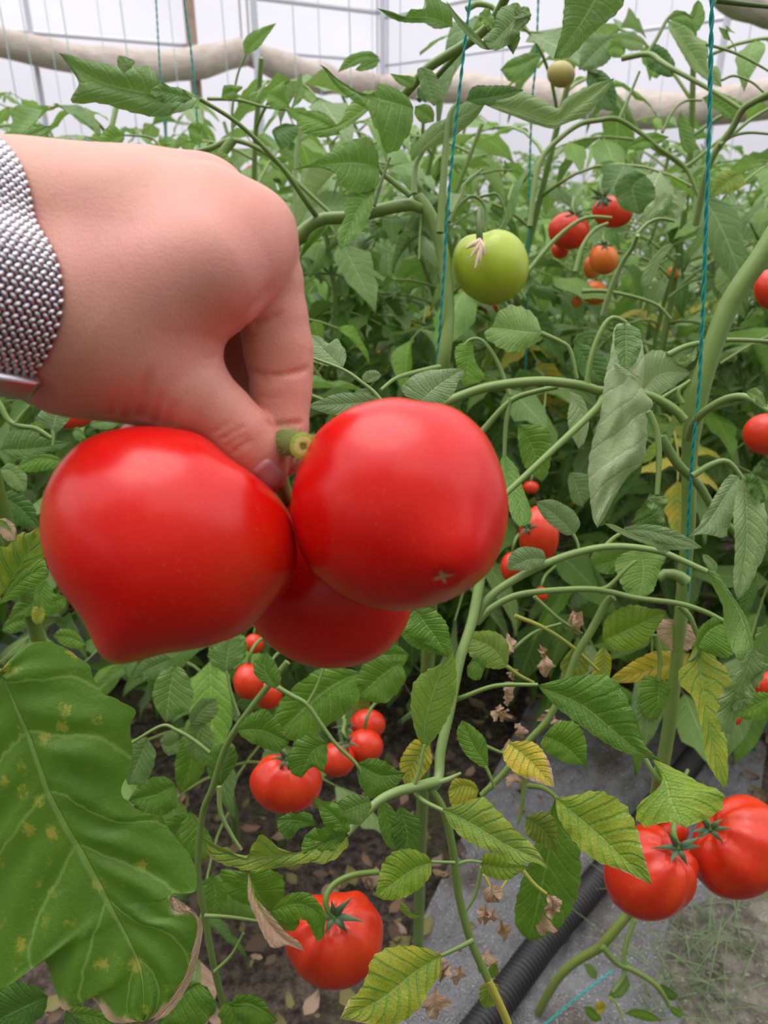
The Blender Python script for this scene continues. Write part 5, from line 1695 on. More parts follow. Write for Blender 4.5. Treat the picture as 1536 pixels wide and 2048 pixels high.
leaf(P3, 'd', .54, [(350, 400), (310, 360), (280, 380)], [(360, 360), (320, 335)], [(330, 435), (285, 420)], rnd=.6, n=20, m=4)
leaf(P3, 'd', .60, [(330, 900), (270, 880), (200, 900)], [(300, 860), (230, 850)], [(300, 950), (220, 960)], yel=.6, n=24, m=5)
leaf(P3, 'd', .60, [(120, 700), (60, 780), (20, 880)], [(60, 690), (0, 780)], [(130, 780), (70, 860)], yel=.7, n=24, m=5)
leaf(P3, 'd', (.60, .62), [(650, 930), (620, 1150), (540, 1530)], [(570, 1110), (495, 1320), (485, 1450)], [(735, 1110), (738, 1310), (640, 1480)], rnd=.4, yel=.03, bow=.15, n=50)
leaf(P3, 'd', .57, [(372, 1690), (370, 1750), (360, 1812)], [(335, 1720), (335, 1780)], [(410, 1720), (395, 1790)], yel=.5, n=22, m=4)
leaf(P3, 'd', .57, [(370, 1690), (390, 1660), (400, 1620)], [(365, 1660), (380, 1625)], [(405, 1670), (410, 1640)], yel=.4, n=18, m=4)
leaf(P3, 'd', .53, [(60, 140), (120, 220), (205, 350)], [(130, 140), (190, 200), (208, 280)], [(20, 200), (0, 240), (120, 290)], rnd=.5)
leaf(P3, 'd', .535, [(210, 340), (120, 260), (0, 250)], [(150, 260), (60, 215)], [(160, 330), (60, 300)], rnd=.3, n=26, m=5)
leaf(P3, 'e', .56, [(860, 1080), (890, 1120), (945, 1130)], [(880, 1080), (910, 1120)], [(865, 1110), (910, 1140)], yel=.4, n=18, m=4)
leaf(P3, 'e', .62, [(860, 680), (890, 800), (870, 900)], [(830, 740), (840, 850)], [(940, 740), (930, 840)], rnd=.8, n=24, m=5)
leaf(P3, 'e', .62, [(780, 650), (820, 760), (860, 870)], [(770, 720), (800, 830)], [(830, 690), (880, 800)], rnd=.5, n=24, m=5)
dry_scraps(P3, 'd', .62, [(450, 380), (440, 430), (460, 500), (440, 560), (470, 620), (455, 680), (470, 740), (480, 820), (420, 540), (590, 290), (600, 330), (650, 560), (640, 600), (460, 240)], 55)
dry_scraps(P3, 'd', .54, [(620, 1330), (640, 1370), (610, 1420), (400, 1300), (400, 1390), (350, 1380), (410, 1440)], 60)
dry_scraps(P3, 'd', .60, [(170, 1600), (200, 1640), (240, 1620), (160, 1720), (350, 1560), (770, 150), (720, 160)], 80)

# ---------------------------------------------------------------- vine at lower left with small round leaflets
gp = ground(430, 2100)
gp = np.array([T('e', 140, 1500, .66)[0], T('e', 140, 1500, .66)[1] + .12, 0])
P4 = empty('tomato_plant', gp, 'thin tomato vine below the held tomatoes with small rounded leaflets', 'plant')
branch(P4, 'e', (.66, .62), [(150, 1540), (100, 1350), (60, 1130), (32, 950), (50, 720), (90, 610), (150, 430), (250, 280), (400, 90)], 9, name='stem', dark=.2)
mb = MB(); tube(mb, [T('e', 150, 1540, .66), gp + [0, 0, .15], gp + [0, 0, -.04]], .005, seg=8, tint=(0, .3, 0, 0)); mb.build('stem', M_STEM, P4)
branch(P4, 'e', .62, [(60, 1130), (160, 1135), (300, 1155)], 6)
branch(P4, 'e', .62, [(100, 1360), (170, 1290), (220, 1200)], 5)
branch(P4, 'e', .56, [(360, 195), (420, 230), (480, 265), (540, 350), (600, 430), (690, 520), (720, 620)], 7, pale=.2)
branch(P4, 'e', .56, [(482, 262), (520, 190), (550, 110)], 5, pale=.2)
branch(P4, 'e', .62, [(120, 600), (125, 700), (160, 780), (210, 860)], 7, pale=.3)
branch(P4, 'e', .62, [(200, 310), (170, 220), (150, 130)], 5, pale=.2)
branch(P4, 'f', .64, [(1050, 690), (960, 620), (880, 575), (810, 555), (660, 640)], 6, pale=.2)
leaf(P4, 'e', .55, [(562, 420), (500, 460), (455, 565)], [(510, 388), (440, 410), (405, 490), (420, 545)], [(560, 490), (540, 532), (500, 520)], rnd=.5, teeth=5)
leaf(P4, 'e', .60, [(188, 370), (290, 370), (408, 420)], [(240, 310), (310, 285), (365, 340)], [(230, 405), (320, 445), (370, 450)], rnd=.5, teeth=5)
leaf(P4, 'e', .58, [(365, 205), (310, 130), (308, 45)], [(372, 150), (345, 85)], [(320, 185), (275, 150), (262, 95)], rnd=.6, teeth=5)
leaf(P4, 'e', .56, [(685, 505), (780, 555), (885, 545)], [(740, 485), (800, 498), (850, 535)], [(690, 570), (740, 640), (820, 620)], rnd=.6, teeth=6)
leaf(P4, 'e', .64, [(122, 605), (130, 510), (155, 415)], [(75, 540), (85, 450)], [(190, 500), (185, 440)], rnd=.7, teeth=4)
leaf(P4, 'e', .64, [(145, 135), (155, 60), (170, -20)], [(90, 90), (110, 20)], [(210, 80), (220, 10)], rnd=.6, pale=.2, teeth=4)
leaf(P4, 'e', (.60, .61), [(235, 950), (270, 1030), (330, 1110)], [(300, 930), (370, 960), (380, 1050)], [(130, 940), (170, 1040), (230, 1080)], rnd=.2, yel=.1)
leaf(P4, 'e', (.58, .56), [(240, 950), (290, 1100), (370, 1210), (468, 1275)], [(262, 1040), (330, 1120), (400, 1200), (450, 1235)], [(242, 1050), (280, 1150), (340, 1250), (400, 1250)], yel=.55, dry=.62, fold=.3, label='withering leaf with a brown margin')
leaf(P4, 'e', .56, [(330, 1110), (440, 1080), (520, 1120), (548, 1215)], [(400, 1045), (480, 1035), (550, 1110)], [(400, 1150), (470, 1140), (520, 1225)], rnd=.2, yel=.15, n=34, m=5)
leaf(P4, 'e', .57, [(330, 1110), (380, 1170), (450, 1160)], [(380, 1130), (440, 1130)], [(340, 1170), (420, 1190)], rnd=.2, yel=.2, n=24, m=5)
for k_, d_, rb, l_, r_, kw in [
    ('f', .70, [(880, 250), (850, 380), (830, 540)], [(800, 300), (770, 420)], [(940, 300), (960, 440)], dict(pale=.2)),
    ('f', .72, [(860, 220), (790, 250), (700, 290)], [(820, 190), (740, 220)], [(840, 310), (760, 320)], dict(rnd=.9, pale=.2)),
    ('f', .70, [(1130, 280), (1150, 180), (1170, 80)], [(1060, 240), (1060, 140)], [(1220, 220), (1230, 120)], dict(rnd=.6)),
    ('f', .72, [(960, 560), (1010, 480), (1080, 420)], [(950, 500), (1010, 420)], [(1040, 540), (1090, 480)], dict(rnd=.7, pale=.3)),
    ('f', .72, [(740, 620), (700, 720), (640, 850)], [(660, 640), (620, 760)], [(780, 700), (730, 830)], dict(rnd=.8, pale=.2)),
    ('f', .72, [(880, 850), (780, 900), (640, 930)], [(820, 810), (720, 830)], [(880, 960), (760, 1000)], dict(rnd=.5)),
    ('f', .70, [(900, 620), (850, 660), (800, 640)], [(880, 580), (830, 590)], [(890, 680), (840, 700)], dict(pale=.3)),
    ('f', .74, [(960, 560), (960, 720), (900, 900)], [(900, 640), (880, 780)], [(1040, 640), (1010, 800)], dict(rnd=.3)),
    ('f', .74, [(960, 1000), (880, 1100), (840, 1200)], [(860, 1010), (800, 1100)], [(960, 1100), (900, 1190)], dict(rnd=.3)),
    ('f', .74, [(1060, 1300), (1080, 1400), (1060, 1520)], [(1010, 1350), (1000, 1450)], [(1130, 1350), (1130, 1440)], dict(rnd=.3)),
    ('e', .62, [(70, 1420), (30, 1500), (-40, 1560)], [(0, 1400), (-60, 1480)], [(110, 1500), (40, 1573)], dict(rnd=.5)),
    ('e', .62, [(160, 1500), (250, 1490), (360, 1560)], [(200, 1450), (290, 1470)], [(200, 1560), (290, 1590)], dict(rnd=.3)),
    ('e', .62, [(140, 1480), (210, 1530), (240, 1600)], [(200, 1490), (250, 1550)], [(120, 1540), (180, 1600)], dict(rnd=.2, yel=.1)),
    ('e', .63, [(220, 1500), (250, 1470), (290, 1465)], [(225, 1470), (260, 1455)], [(250, 1510), (290, 1490)], dict(rnd=.1)),
    ('f', .60, [(1000, 1840), (900, 1920), (790, 2060)], [(930, 1850), (830, 1930)], [(1060, 1920), (1000, 2040)], dict(rnd=.4)),
    ('e', .68, [(700, 130), (560, 200), (360, 380)], [(560, 110), (420, 200), (350, 300)], [(690, 240), (600, 320), (450, 410)], dict(rnd=.4)),
    ('e', .68, [(860, 90), (780, 150), (680, 240)], [(760, 60), (690, 140)], [(880, 160), (800, 250)], dict(rnd=.5)),
    ('e', .70, [(900, 60), (820, 60), (720, 70)], [(840, 20), (760, 30)], [(860, 110), (760, 110)], dict(rnd=.5)),
    ('e', .72, [(60, 330), (30, 400), (20, 500)], [(0, 350), (-20, 440)], [(100, 400), (70, 480)], dict(rnd=.6, pale=.2)),
    ('e', .72, [(0, 700), (40, 800), (60, 900)], [(-40, 780), (0, 880)], [(60, 760), (100, 860)], dict(rnd=.3)),
]:
    leaf(P4, k_, d_, rb, l_, r_, n=28, m=5, teeth=6, **kw)

# ---------------------------------------------------------------- large spotted leaf, lower left
gp = np.array([T('f', -300, 280, .50)[0], T('f', -300, 280, .50)[1] + .05, 0])
P5 = empty('squash_plant', gp, 'climbing plant at the lower left whose one huge lobed leaf is spotted yellow', 'plant')
mb = MB(); tube(mb, [gp + [0, 0, -.03], gp + [0, 0, .4], T('f', -300, 150, .47)], .006, seg=10); mb.build('stem', M_STEM, P5)
branch(P5, 'f', (.47, .42), [(-300, 200), (-160, 240), (0, 290)], 11, name='petiole', pale=.3)
leaf(P5, 'f', (.42, .40), [(5, 290), (150, 620), (250, 900), (420, 1200), (540, 1430), (700, 1760), (720, 2030)],
     [(-60, 260, .03), (-220, 420, .05), (-300, 700, .06), (-240, 1000, .05), (-260, 1400, .05), (-160, 1700, .03), (-60, 1860, .015), (30, 1860, .008), (100, 1820), (190, 1740, .004), (240, 1850), (300, 1985), (370, 1970), (460, 1920, .003), (540, 2030), (620, 2045)],
     [(30, 235), (110, 160), (190, 138), (280, 162), (350, 208), (430, 262), (465, 330), (520, 390), (600, 420), (685, 482), (650, 560), (655, 680), (640, 780), (600, 885), (640, 950), (700, 990), (790, 1025), (830, 1100), (900, 1190), (950, 1260), (975, 1385), (870, 1392), (850, 1425), (880, 1480), (960, 1492), (1008, 1560), (985, 1680), (950, 1820), (870, 1935), (790, 2010)],
     rnd=.5, fold=-.03, bow=.07, wav=.035, teeth=26, tooth=.012, n=150, m=16, mat=M_BIGLEAF, dry=.20, label='huge lobed leaf spotted yellow with a dry tan margin')
leaf(P5, 'f', .398, [(860, 1410), (930, 1450), (1000, 1530), (985, 1700), (900, 1900), (760, 2040)], [(880, 1480), (960, 1492), (990, 1560), (965, 1680), (930, 1800), (860, 1920)], [(900, 1430), (975, 1490), (1015, 1560), (990, 1720), (940, 1860), (850, 1990)], dry=1.6, n=40, m=3, teeth=9, tooth=.1, name='dried_margin', label='dry tan edge of the huge leaf')

# ---------------------------------------------------------------- plants at the left edge
gp = np.array([T('k', -200, 1400, .62)[0], T('k', -200, 1400, .62)[1] + .1, 0])
P6 = empty('tomato_plant', gp, 'tomato vine at the left edge below the watch, with spotted leaves beside the largest tomato', 'plant')
mb = MB(); tube(mb, [gp + [0, 0, -.04], gp + [0, 0, .4], T('k', -150, 300, .64), T('k', -40, 60, .62)], .007, seg=10); mb.build('stem', M_STEM, P6)
branch(P6, 'k', .62, [(-60, 100), (0, 180), (60, 290), (140, 330), (260, 350), (370, 420)], 9)
branch(P6, 'k', .62, [(110, 320), (160, 250), (240, 160)], 7)
branch(P6, 'k', .60, [(375, 360), (385, 410), (380, 470)], 5, pale=.4)
branch(P6, 'k', .55, [(-160, 1600), (-80, 1590), (0, 1575)], 8)
leaf(P6, 'k', (.52, .50), [(-20, 1580), (150, 1330), (285, 1050)], [(-60, 1350), (10, 1205), (70, 1190), (160, 1095), (205, 1100)], [(100, 1450), (200, 1360), (320, 1270), (320, 1150)], yel=.42, dry=.1, rnd=.6, mat=M_BIGLEAF, label='leaf blotched yellow and brown')
leaf(P6, 'k', (.52, .50), [(-20, 1620), (120, 1480), (240, 1390), (350, 1380)], [(60, 1510), (150, 1390), (310, 1285)], [(150, 1545), (330, 1425)], yel=.12, rnd=.2, n=32, m=5)
leaf(P6, 'k', .60, [(375, 362), (400, 270), (410, 165)], [(290, 320), (278, 270), (310, 205), (370, 168)], [(440, 352), (495, 290), (505, 230), (450, 175)], pale=.45, rnd=1, teeth=3, tooth=.02)
leaf(P6, 'k', .61, [(225, 180), (310, 140), (395, 155)], [(150, 130), (200, 75), (300, 90)], [(240, 195), (330, 180)], rnd=.1, yel=.12)
leaf(P6, 'k', .62, [(0, 500), (200, 500), (380, 470), (525, 430)], [(60, 400), (200, 360), (330, 420), (440, 440)], [(80, 560), (200, 565), (330, 520), (450, 490)], rnd=.8, pale=.15)
for k_, d_, rb, l_, r_, kw in [
    ('k', .70, [(-20, 830), (120, 900), (290, 1080)], [(100, 800), (240, 900)], [(40, 960), (170, 1060)], dict(rnd=1)),
    ('k', .66, [(-20, 1000), (60, 1060), (110, 1150)], [(50, 1000), (110, 1060)], [(0, 1080), (50, 1150)], dict(rnd=.4, dry=.5)),
    ('k', .72, [(480, 600), (300, 560), (120, 620)], [(380, 540), (220, 540)], [(360, 640), (200, 660)], dict(rnd=.3)),
    ('k', .72, [(0, 640), (90, 660), (190, 800)], [(80, 600), (190, 680)], [(40, 720), (120, 790)], dict(pale=.4)),
    ('k', .72, [(330, 1500), (240, 1600), (60, 1720)], [(270, 1490), (130, 1590)], [(330, 1600), (200, 1700)], dict(rnd=.4)),
    ('k', .72, [(480, 1560), (380, 1600), (260, 1700)], [(380, 1540), (290, 1620)], [(460, 1640), (360, 1690)], dict(rnd=.3, yel=.2)),
    ('k', .70, [(330, 1440), (300, 1540), (300, 1660)], [(270, 1470), (250, 1590)], [(380, 1510), (370, 1620)], dict(rnd=.3)),
    ('k', .70, [(280, 1620), (280, 1690), (260, 1760)], [(240, 1640), (230, 1710)], [(320, 1650), (310, 1730)], dict(yel=.6)),
    ('k', .70, [(620, 1900), (500, 1850), (380, 1840)], [(540, 1810), (440, 1790)], [(560, 1930), (450, 1900)], dict(rnd=.2)),
    ('k', .75, [(10, 1800), (100, 1740), (230, 1720)], [(60, 1720), (160, 1690)], [(80, 1820), (190, 1780)], dict(rnd=.5)),
    ('k', .70, [(640, 320), (760, 300), (850, 320)], [(700, 270), (800, 280)], [(700, 350), (800, 350)], dict(rnd=.5, pale=.3)),
    ('k', .70, [(620, 420), (560, 360), (520, 380)], [(600, 370), (550, 340)], [(580, 430), (540, 420)], dict(rnd=.5, pale=.2)),
    ('h', .60, [(-40, 590), (80, 560), (207, 502)], [(40, 545), (140, 512)], [(60, 605), (150, 585)], dict(pale=.2)),
    ('f', .52, [(240, 1910), (130, 1960), (-20, 2030)], [(180, 1850), (60, 1840), (-20, 1900)], [(220, 1990), (120, 2070), (20, 2090)], dict(rnd=.9)),
    ('f', .52, [(330, 1980), (380, 2050), (400, 2120)], [(320, 2030), (340, 2100)], [(420, 2030), (440, 2100)], dict(rnd=.9)),
    ('f', .55, [(330, 2000), (470, 2010), (600, 2070)], [(400, 1960), (520, 1990)], [(430, 2060), (520, 2090)], dict(rnd=.3)),
]:
    leaf(P6, k_, d_, rb, l_, r_, n=28, m=5, teeth=6, **kw)

# ---------------------------------------------------------------- mid-distance vines with slim upright tips
gp = np.array([world(470, 700, 1.0)[0], world(470, 700, 1.0)[1] + .05, 0])
P7 = empty('tomato_plant', gp, 'slender tomato vine rising behind the knuckles, one leaf upright against the white wall', 'plant')
mb = MB(); tube(mb, [gp + [0, 0, -.04], gp + [0, 0, .4], world(420, 600, .95), world(440, 330, .92), world(465, 280, .92)], .006, seg=10); mb.build('stem', M_STEM, P7)
branch(P7, 'h', .92, [(780, 610), (850, 590), (930, 560), (1060, 610), (1200, 740), (1330, 860)], 8)
branch(P7, 'h', .92, [(930, 565), (930, 430), (950, 300), (985, 215)], 4, dark=.3)
branch(P7, 'h', .92, [(830, 395), (950, 400), (1050, 425), (1150, 440)], 5, pale=.2)
branch(P7, 'h', 1.0, [(640, 640), (640, 590), (600, 550), (500, 540)], 4, pale=.2)
branch(P7, 'a', .95, [(600, 240), (592, 330), (588, 480)], 7, pale=.4)
for k_, rb, l_, r_, kw in [
    ('h', [(980, 222), (1020, 170), (1105, 92)], [(975, 170), (1010, 130), (1060, 108)], [(1030, 195), (1080, 130)], dict(rnd=.2, yel=.1)),
    ('h', [(1160, 430), (1120, 400), (1070, 370)], [(1100, 440), (1070, 410)], [(1150, 400), (1135, 335)], dict(rnd=.1)),
    ('h', [(1160, 440), (1190, 380), (1205, 290)], [(1175, 400), (1185, 330)], [(1215, 390), (1210, 330)], dict(pale=.2)),
    ('h', [(500, 540), (450, 560), (400, 610)], [(450, 505), (400, 550)], [(490, 570), (430, 610)], dict(rnd=.1)),
    ('h', [(800, 540), (780, 520), (750, 510)], [(810, 500), (770, 490)], [(810, 570), (770, 570)], dict(rnd=.1)),
    ('h', [(940, 380), (920, 365), (885, 390)], [(970, 350), (900, 345)], [(970, 390), (910, 400)], dict(rnd=.2)),
    ('h', [(840, 620), (880, 660), (920, 700)], [(850, 670), (890, 690)], [(890, 610), (930, 650)], dict(rnd=.1)),
    ('h', [(540, 250), (535, 240), (480, 220)], [(500, 225), (490, 225)], [(530, 265), (500, 270)], dict(rnd=.4)),
    ('h', [(1330, 480), (1250, 470), (1190, 500)], [(1290, 450), (1220, 450)], [(1280, 510), (1220, 520)], dict(rnd=.6)),
    ('h', [(1100, 560), (1110, 520), (1190, 500)], [(1090, 520), (1140, 495)], [(1130, 600), (1190, 540)], dict(rnd=1)),
    ('h', [(1520, 230), (1440, 230), (1350, 290)], [(1470, 205), (1390, 230)], [(1470, 245), (1390, 275)], dict(rnd=.4)),
    ('h', [(1520, 235), (1480, 260), (1420, 280)], [(1480, 235), (1440, 260)], [(1500, 270), (1450, 285)], dict(rnd=.4)),
]:
    leaf(P7, k_, .90, rb, l_, r_, n=24, m=4, teeth=6, **kw)

# ---------------------------------------------------------------- lower shoots of the thick-stemmed vine
branch(P2, 'o', .98, [(620, 920), (700, 1010), (790, 1050), (900, 1120), (960, 1190), (990, 1250)], 9, dark=.1)
branch(P2, 'o', .98, [(800, 770), (760, 880), (740, 980), (740, 1080), (680, 1170)], 8, pale=.3)
branch(P2, 'o', .99, [(660, 1200), (700, 1240), (740, 1340)], 4, yel=.3)
for rb, l_, r_, kw in [
    ([(940, 1130), (980, 1160), (1040, 1195)], [(960, 1130), (1010, 1160)], [(950, 1170), (1000, 1215)], dict(rnd=.9)),
    ([(740, 1290), (840, 1280), (950, 1330)], [(800, 1262), (890, 1285)], [(800, 1310), (880, 1330)], dict(rnd=.1)),
    ([(520, 1010), (560, 1060), (590, 1100)], [(560, 1020), (590, 1060)], [(530, 1050), (560, 1090)], dict(rnd=.1, pale=.3)),
    ([(640, 1250), (600, 1270), (580, 1240)], [(620, 1220), (590, 1230)], [(630, 1280), (590, 1290)], dict(yel=.8)),
    ([(650, 1200), (720, 1160), (760, 1080)], [(680, 1140), (730, 1090)], [(720, 1200), (770, 1140)], dict(rnd=.2, pale=.3)),
    ([(520, 1250), (560, 1280), (620, 1330)], [(560, 1250), (600, 1290)], [(530, 1290), (570, 1330)], dict(rnd=.4)),
    ([(990, 1250), (1020, 1270), (1070, 1300)], [(1010, 1250), (1050, 1270)], [(1000, 1280), (1040, 1310)], dict(rnd=.1, yel=.2)),
]:
    leaf(P2, 'o', 1.0, rb, l_, r_, n=20, m=4, teeth=5, **kw)
# weeds under the film
mb = MB()
rg = np.random.default_rng(5)
M_GRASS = simple('weed_grass', (0.16, 0.22, 0.10), .5, 0, .4, 60)
for _ in range(90):
    x, y = rg.uniform(1290, 1500), rg.uniform(1800, 2040)
    b = ground(x, y, .05)
    a = rg.uniform(0, 6.28); L = rg.uniform(.05, .16)
    d = np.array([math.cos(a), math.sin(a), rg.uniform(.1, .7)]) * L
    tube(mb, [b, b + d * .5 + [0, 0, L * .15], b + d], [.0012, .001, .0003], seg=4, n=6, cap=False)
tag(mb.build('grass', M_GRASS), 'wispy pale green weeds in the bottom right corner', 'weeds', None, 'stuff')

# ---------------------------------------------------------------- tomatoes on the vines
M_CALYX = simple('calyx_green', (0.075, 0.13, 0.055), .55, 0, .35, 200)


def ell(cx, cy, rx, ry, dip=0.0, n=40, dipang=-1.5708, dw=.45):
    o = []
    for a in np.linspace(0, 2 * math.pi, n, endpoint=False):
        k = 1 - dip * math.exp(-(((a - dipang + math.pi) % (2 * math.pi) - math.pi) / dw) ** 2)
        o.append((cx + rx * k * math.cos(a), cy + ry * k * math.sin(a)))
    return o


def calyx(root, k, c, d, size, ang=None, nsep=6, stalk=None, rg=np.random.default_rng(4)):
    mb = MB()
    for j in range(nsep):
        a = (ang or 0) + 2 * math.pi * j / nsep + rg.normal(0, .2)
        Lr = rg.uniform(1.0, 1.5)
        e_ = (c[0] + math.cos(a) * size * Lr, c[1] + math.sin(a) * size * .75 * Lr)
        m_ = (c[0] + math.cos(a) * size * .5, c[1] + math.sin(a) * size * .4 - size * .06)
        P = [T(k, c[0], c[1], d), T(k, *m_, d - .005), T(k, *e_, d - .003 + rg.normal(-.002, .003))]
        C = spline(np.array(P), 9)
        Tn, N, B = frames(C)
        wv = np.array([.5, .9, 1, .95, .8, .6, .4, .2, .05]) * size * d / FPX / FR[k][2] * .16
        sd = np.cross(Tn, (CAM - C)); sd /= np.linalg.norm(sd, axis=1)[:, None]
        up = np.cross(sd, Tn)
        V = np.concatenate([C - sd * wv[:, None], C + up * wv[:, None] * .5, C + sd * wv[:, None]])
        F = [(i, i + 1, 9 + i + 1, 9 + i) for i in range(8)] + [(9 + i, 9 + i + 1, 18 + i + 1, 18 + i) for i in range(8)]
        mb.add(V, F)
    mb.build('calyx', M_CALYX, root)
    if stalk:
        mb = MB()
        tube(mb, [T(k, p[0], p[1], d + (p[2] if len(p) > 2 else -.001)) for p in stalk], .0024, seg=8)
        mb.build('fruit_stalk', M_STEM, root)


g_out = [(981 + x, 533 + y) for x, y in ((0, -73), (25, -74), (50, -63), (68, -40), (76, -10), (75, 18), (62, 45), (42, 64), (20, 74), (4, 79), (-10, 75), (-35, 64), (-58, 45), (-72, 18), (-76, -10), (-71, -38), (-56, -58), (-30, -66), (-14, -63))]
r_, _ = polar_tomato('tomato', g_out, (981, 533), .735, .95, M_TOMG, 'single unripe green tomato hanging beside the teal string', bumps=[(955, 475, -6, .3, None)])
mb = MB(); tube(mb, [T('j', 1215, 1560, .693), T('j', 1212, 1490, .690), T('j', 1208, 1400, .693), T('j', 1212, 1330, .70)], [.0032, .0030, .0026, .0014], seg=10, tint=(0, .6, 0, 0)); mb.build('fruit_stalk', M_STEM, r_)
mdw = simple('withered_flower', (0.62, 0.47, 0.33), .8, 0, .3, 300)
mb = MB()
for (x, y) in ((560, 845), (590, 860), (605, 835), (545, 815), (575, 880)):
    P = [T('g', 590, 785, .688), T('g', (590 + x) / 2 + 4, (785 + y) / 2, .680), T('g', x, y, .679)]
    tube(mb, P, [.0014, .0022, .0008], seg=6, n=8)
mb.build('withered_flower', mdw, r_)

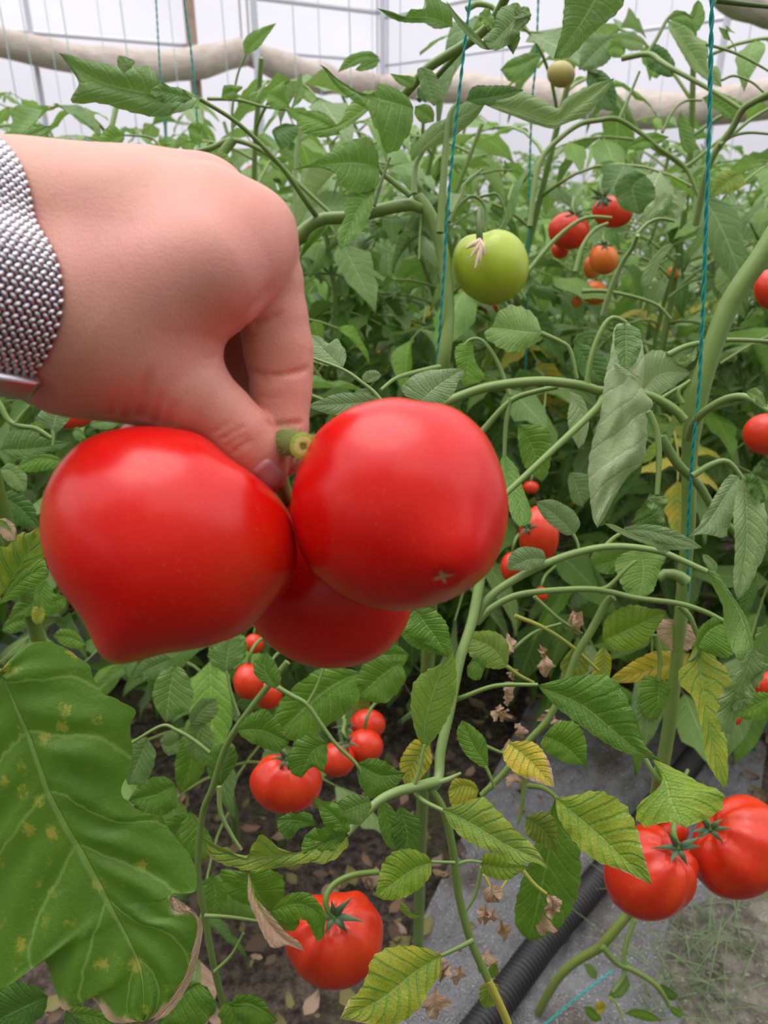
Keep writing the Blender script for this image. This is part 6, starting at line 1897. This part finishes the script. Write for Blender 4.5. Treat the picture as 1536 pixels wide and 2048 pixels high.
DT = [  # frame, center, rx, ry, d, material, label, dip angle, calyx center, calyx size
    ('o', (890, 510), 262, 272, .64, M_TOMB, 'red ribbed tomato at lower right, left one of the touching pair', -.9, (1040, 380), 105, .16),
    ('o', (1375, 375), 285, 290, .66, M_TOMB, 'red ribbed tomato at lower right, right one of the touching pair', 3.5, (1215, 275), 95, .10),
    ('o', (1010, 290), 90, 85, .71, M_TOMB, 'small red tomato peeping out behind the lower right pair', None, None, 0, 0),
    ('e', (590, 1215), 202, 222, .62, M_TOMB, 'big red tomato low in the middle with a dark green calyx', -1.65, (590, 1135), 95, .22),
    ('e', (393, 585), 148, 128, .70, M_TOMB, 'red tomato left of the small pair, under a rounded leaflet', -1.4, (395, 490), 60, .12),
    ('e', (600, 490), 78, 72, .86, M_TOMB, 'small red tomato below its two neighbours in the cluster under the held fruit', None, (640, 420), 50, .0),
    ('e', (715, 435), 78, 72, .88, M_TOMB, 'small red tomato in the middle of the cluster under the held fruit', None, None, 0, 0),
    ('e', (728, 345), 75, 62, .92, M_TOMB, 'small red tomato topmost in the cluster under the held fruit', None, (640, 360), 45, 0),
    ('e', (240, 170), 62, 78, .80, M_TOMB, 'red tomato behind the dark stem under the largest tomato, left half', None, None, 0, 0),
    ('e', (318, 215), 62, 72, .84, M_TOMB, 'dark red tomato behind the dark stem under the largest tomato, right half', None, None, 0, 0),
    ('e', (262, 15), 40, 42, .86, M_TOMB, 'small red tomato just under the gap between the two big held tomatoes', None, None, 0, 0),
    ('n', (395, 235), 122, 108, 1.12, M_TOMB, 'dark red tomato in the right background cluster, leftmost fruit', None, (430, 150), 60, 0),
    ('n', (645, 125), 122, 92, 1.12, M_TOMB, 'bright red tomato topmost in the right background cluster', None, (590, 50), 75, 0),
    ('n', (595, 395), 85, 92, 1.10, M_TOMO, 'orange tomato hanging lowest in the right background cluster', -1.57, (600, 315), 40, .15),
    ('n', (345, 345), 50, 50, 1.16, M_TOMB, 'small red tomato below the dark red one in the right background cluster', None, None, 0, 0),
    ('n', (520, 445), 42, 70, 1.18, M_TOMO, 'shadowed brownish orange tomato behind the lowest fruit of the background cluster', None, None, 0, 0),
    ('n', (545, 590), 75, 70, 1.3, M_TOMO, 'pale yellow orange tomato low behind the background cluster', None, None, 0, 0),
    ('n', (440, 640), 30, 34, 1.3, M_TOMO, 'tiny orange tomato left of the pale yellow one', None, None, 0, 0),
    ('n', (1550, 570), 95, 120, .90, M_TOMB, 'orange red tomato cut off by the right edge, above the thick stem', None, None, 0, 0),
    ('n', (1530, 1400), 145, 118, .76, M_TOMB, 'red tomato cut off by the right edge at mid height', None, None, 0, 0),
    ('n', (990, 480), 36, 42, 1.5, M_TOMO, 'small orange fruit with a pale flower left of the right string', None, None, 0, 0),
    ('n', (1265, 1000), 42, 40, 1.9, M_TOMB, 'far red tomato right of the thick stem, leftmost of a row', None, None, 0, 0),
    ('n', (1350, 1025), 42, 40, 1.9, M_TOMB, 'far red tomato right of the thick stem, second of a row', None, None, 0, 0),
    ('n', (1432, 1010), 24, 24, 1.9, M_TOMO, 'far small orange tomato right of the thick stem, third of a row', None, None, 0, 0),
    ('n', (1505, 970), 40, 34, 1.9, M_TOMB, 'far red tomato at the right edge, last of a row', None, None, 0, 0),
    ('c', (430, 1130), 95, 155, .90, M_TOMB, 'tall red tomato behind the blue-green leaflets right of the held fruit', -1.9, (370, 1100), 50, .1),
    ('c', (300, 1290), 55, 75, .95, M_TOMB, 'dark red tomato tucked against the right side of the held fruit', None, None, 0, 0),
    ('c', (390, 905), 42, 30, 1.2, M_TOMB, 'small red tomato above the tall one right of the held fruit', None, None, 0, 0),
    ('c', (440, 1420), 35, 35, 1.1, M_TOMB, 'small dark red tomato under the arching stalk right of the held fruit', None, None, 0, 0),
    ('k', (480, 250), 215, 100, .82, M_TOMB, 'dark red tomato half hidden behind the wrist and a round leaf', None, None, 0, 0),
    ('d', (1540, 460), 62, 60, .66, M_TOMB, 'red tomato at the right edge beside the crumpled leaf', None, None, 0, 0),
    ('d', (1390, 590), 45, 40, .72, M_TOMB, 'dark red tomato showing behind the crumpled leaf', None, None, 0, 0),
    ('i', (350, 425), 82, 80, 1.05, M_TOMY, 'yellow green unripe tomato high up behind the top leaves', None, None, 0, 0),
    ('a', (745, 585), 11, 13, 2.1, M_TOMB, 'tiny far red tomato left of the green one, upper of two', None, None, 0, 0),
    ('a', (690, 628), 10, 12, 2.2, M_TOMB, 'tiny far red tomato left of the green one, lower of two', None, None, 0, 0),
    ('a', (503, 341), 12, 12, 2.9, M_TOMB, 'tiny far red tomato just above the knuckles', None, None, 0, 0),
    ('a', (265, 314), 10, 7, 3.3, M_TOMO, 'tiny far orange tomato at the upper edge of the wrist', None, None, 0, 0),
    ('a', (982, 618), 14, 12, 1.5, M_TOMB, 'small red tomato directly beneath the green one', None, None, 0, 0),
    ('a', (1005, 345), 10, 9, 2.7, M_TOMO, 'tiny far orange tomato under the long curled leaf', None, None, 0, 0),
    ('a', (757, 715), 9, 13, 2.3, M_TOMB, 'tiny far red tomato above the blue-green leaflet', None, None, 0, 0),
]
for (k, c, rx, ry, d, mat, lab, dipa, cal, cs, dip) in DT:
    s = FR[k][2]
    ca = to_a(k, *c)
    out = ell(ca[0], ca[1], rx / s, ry / s, dip if dipa is not None else 0, dipang=dipa if dipa is not None else -1.57)
    big = rx / s > 60
    pole = None
    if big and cal:
        pl = to_a(k, *cal)
        q_ = np.array([(pl[0] - ca[0]) / (rx / s), -(pl[1] - ca[1]) / (ry / s)])
        pole = (q_[0], q_[1], math.sqrt(max(.05, 1 - q_.dot(q_))))
    r_, _ = polar_tomato('tomato', out, ca, d, .88, mat, lab, None, lobes=.05 if big else 0, nlobe=8, pole=pole,
                         nseg=110 if big else 36, nring=60 if big else 20)
    if cal:
        rm = (rx + ry) / 2 / s * d / FPX
        if pole is not None:
            zz = pole[2] * rm * .88
        else:
            zz = rm * .55
        st = [(cal[0], cal[1]), (cal[0] - cs * .25, cal[1] - cs * .9, .002), (cal[0] - cs * .1, cal[1] - cs * 1.8, .02)]
        if lab.startswith('big red'):
            st = [(590, 1140), (555, 1080), (580, 1010, .005), (660, 965, .01), (770, 950, .02)]
        calyx(r_, k, cal, d - zz * (.80 if pole is not None else 1) - .001, cs, stalk=st)
    elif d < 1.4:
        rw = (rx + ry) / 2 / s * d / FPX
        top = world(ca[0], ca[1] - ry / s * .93, d)
        mb = MB()
        tube(mb, [top - [0, 0, .004], top + [.002, .004, rw * .55], top + [.01, .02, rw * .9], top + [.03, .05, rw * .7]], .0019, seg=7, tint=(0, .2, 0, 0))
        mb.build('fruit_stalk', M_STEM, r_)
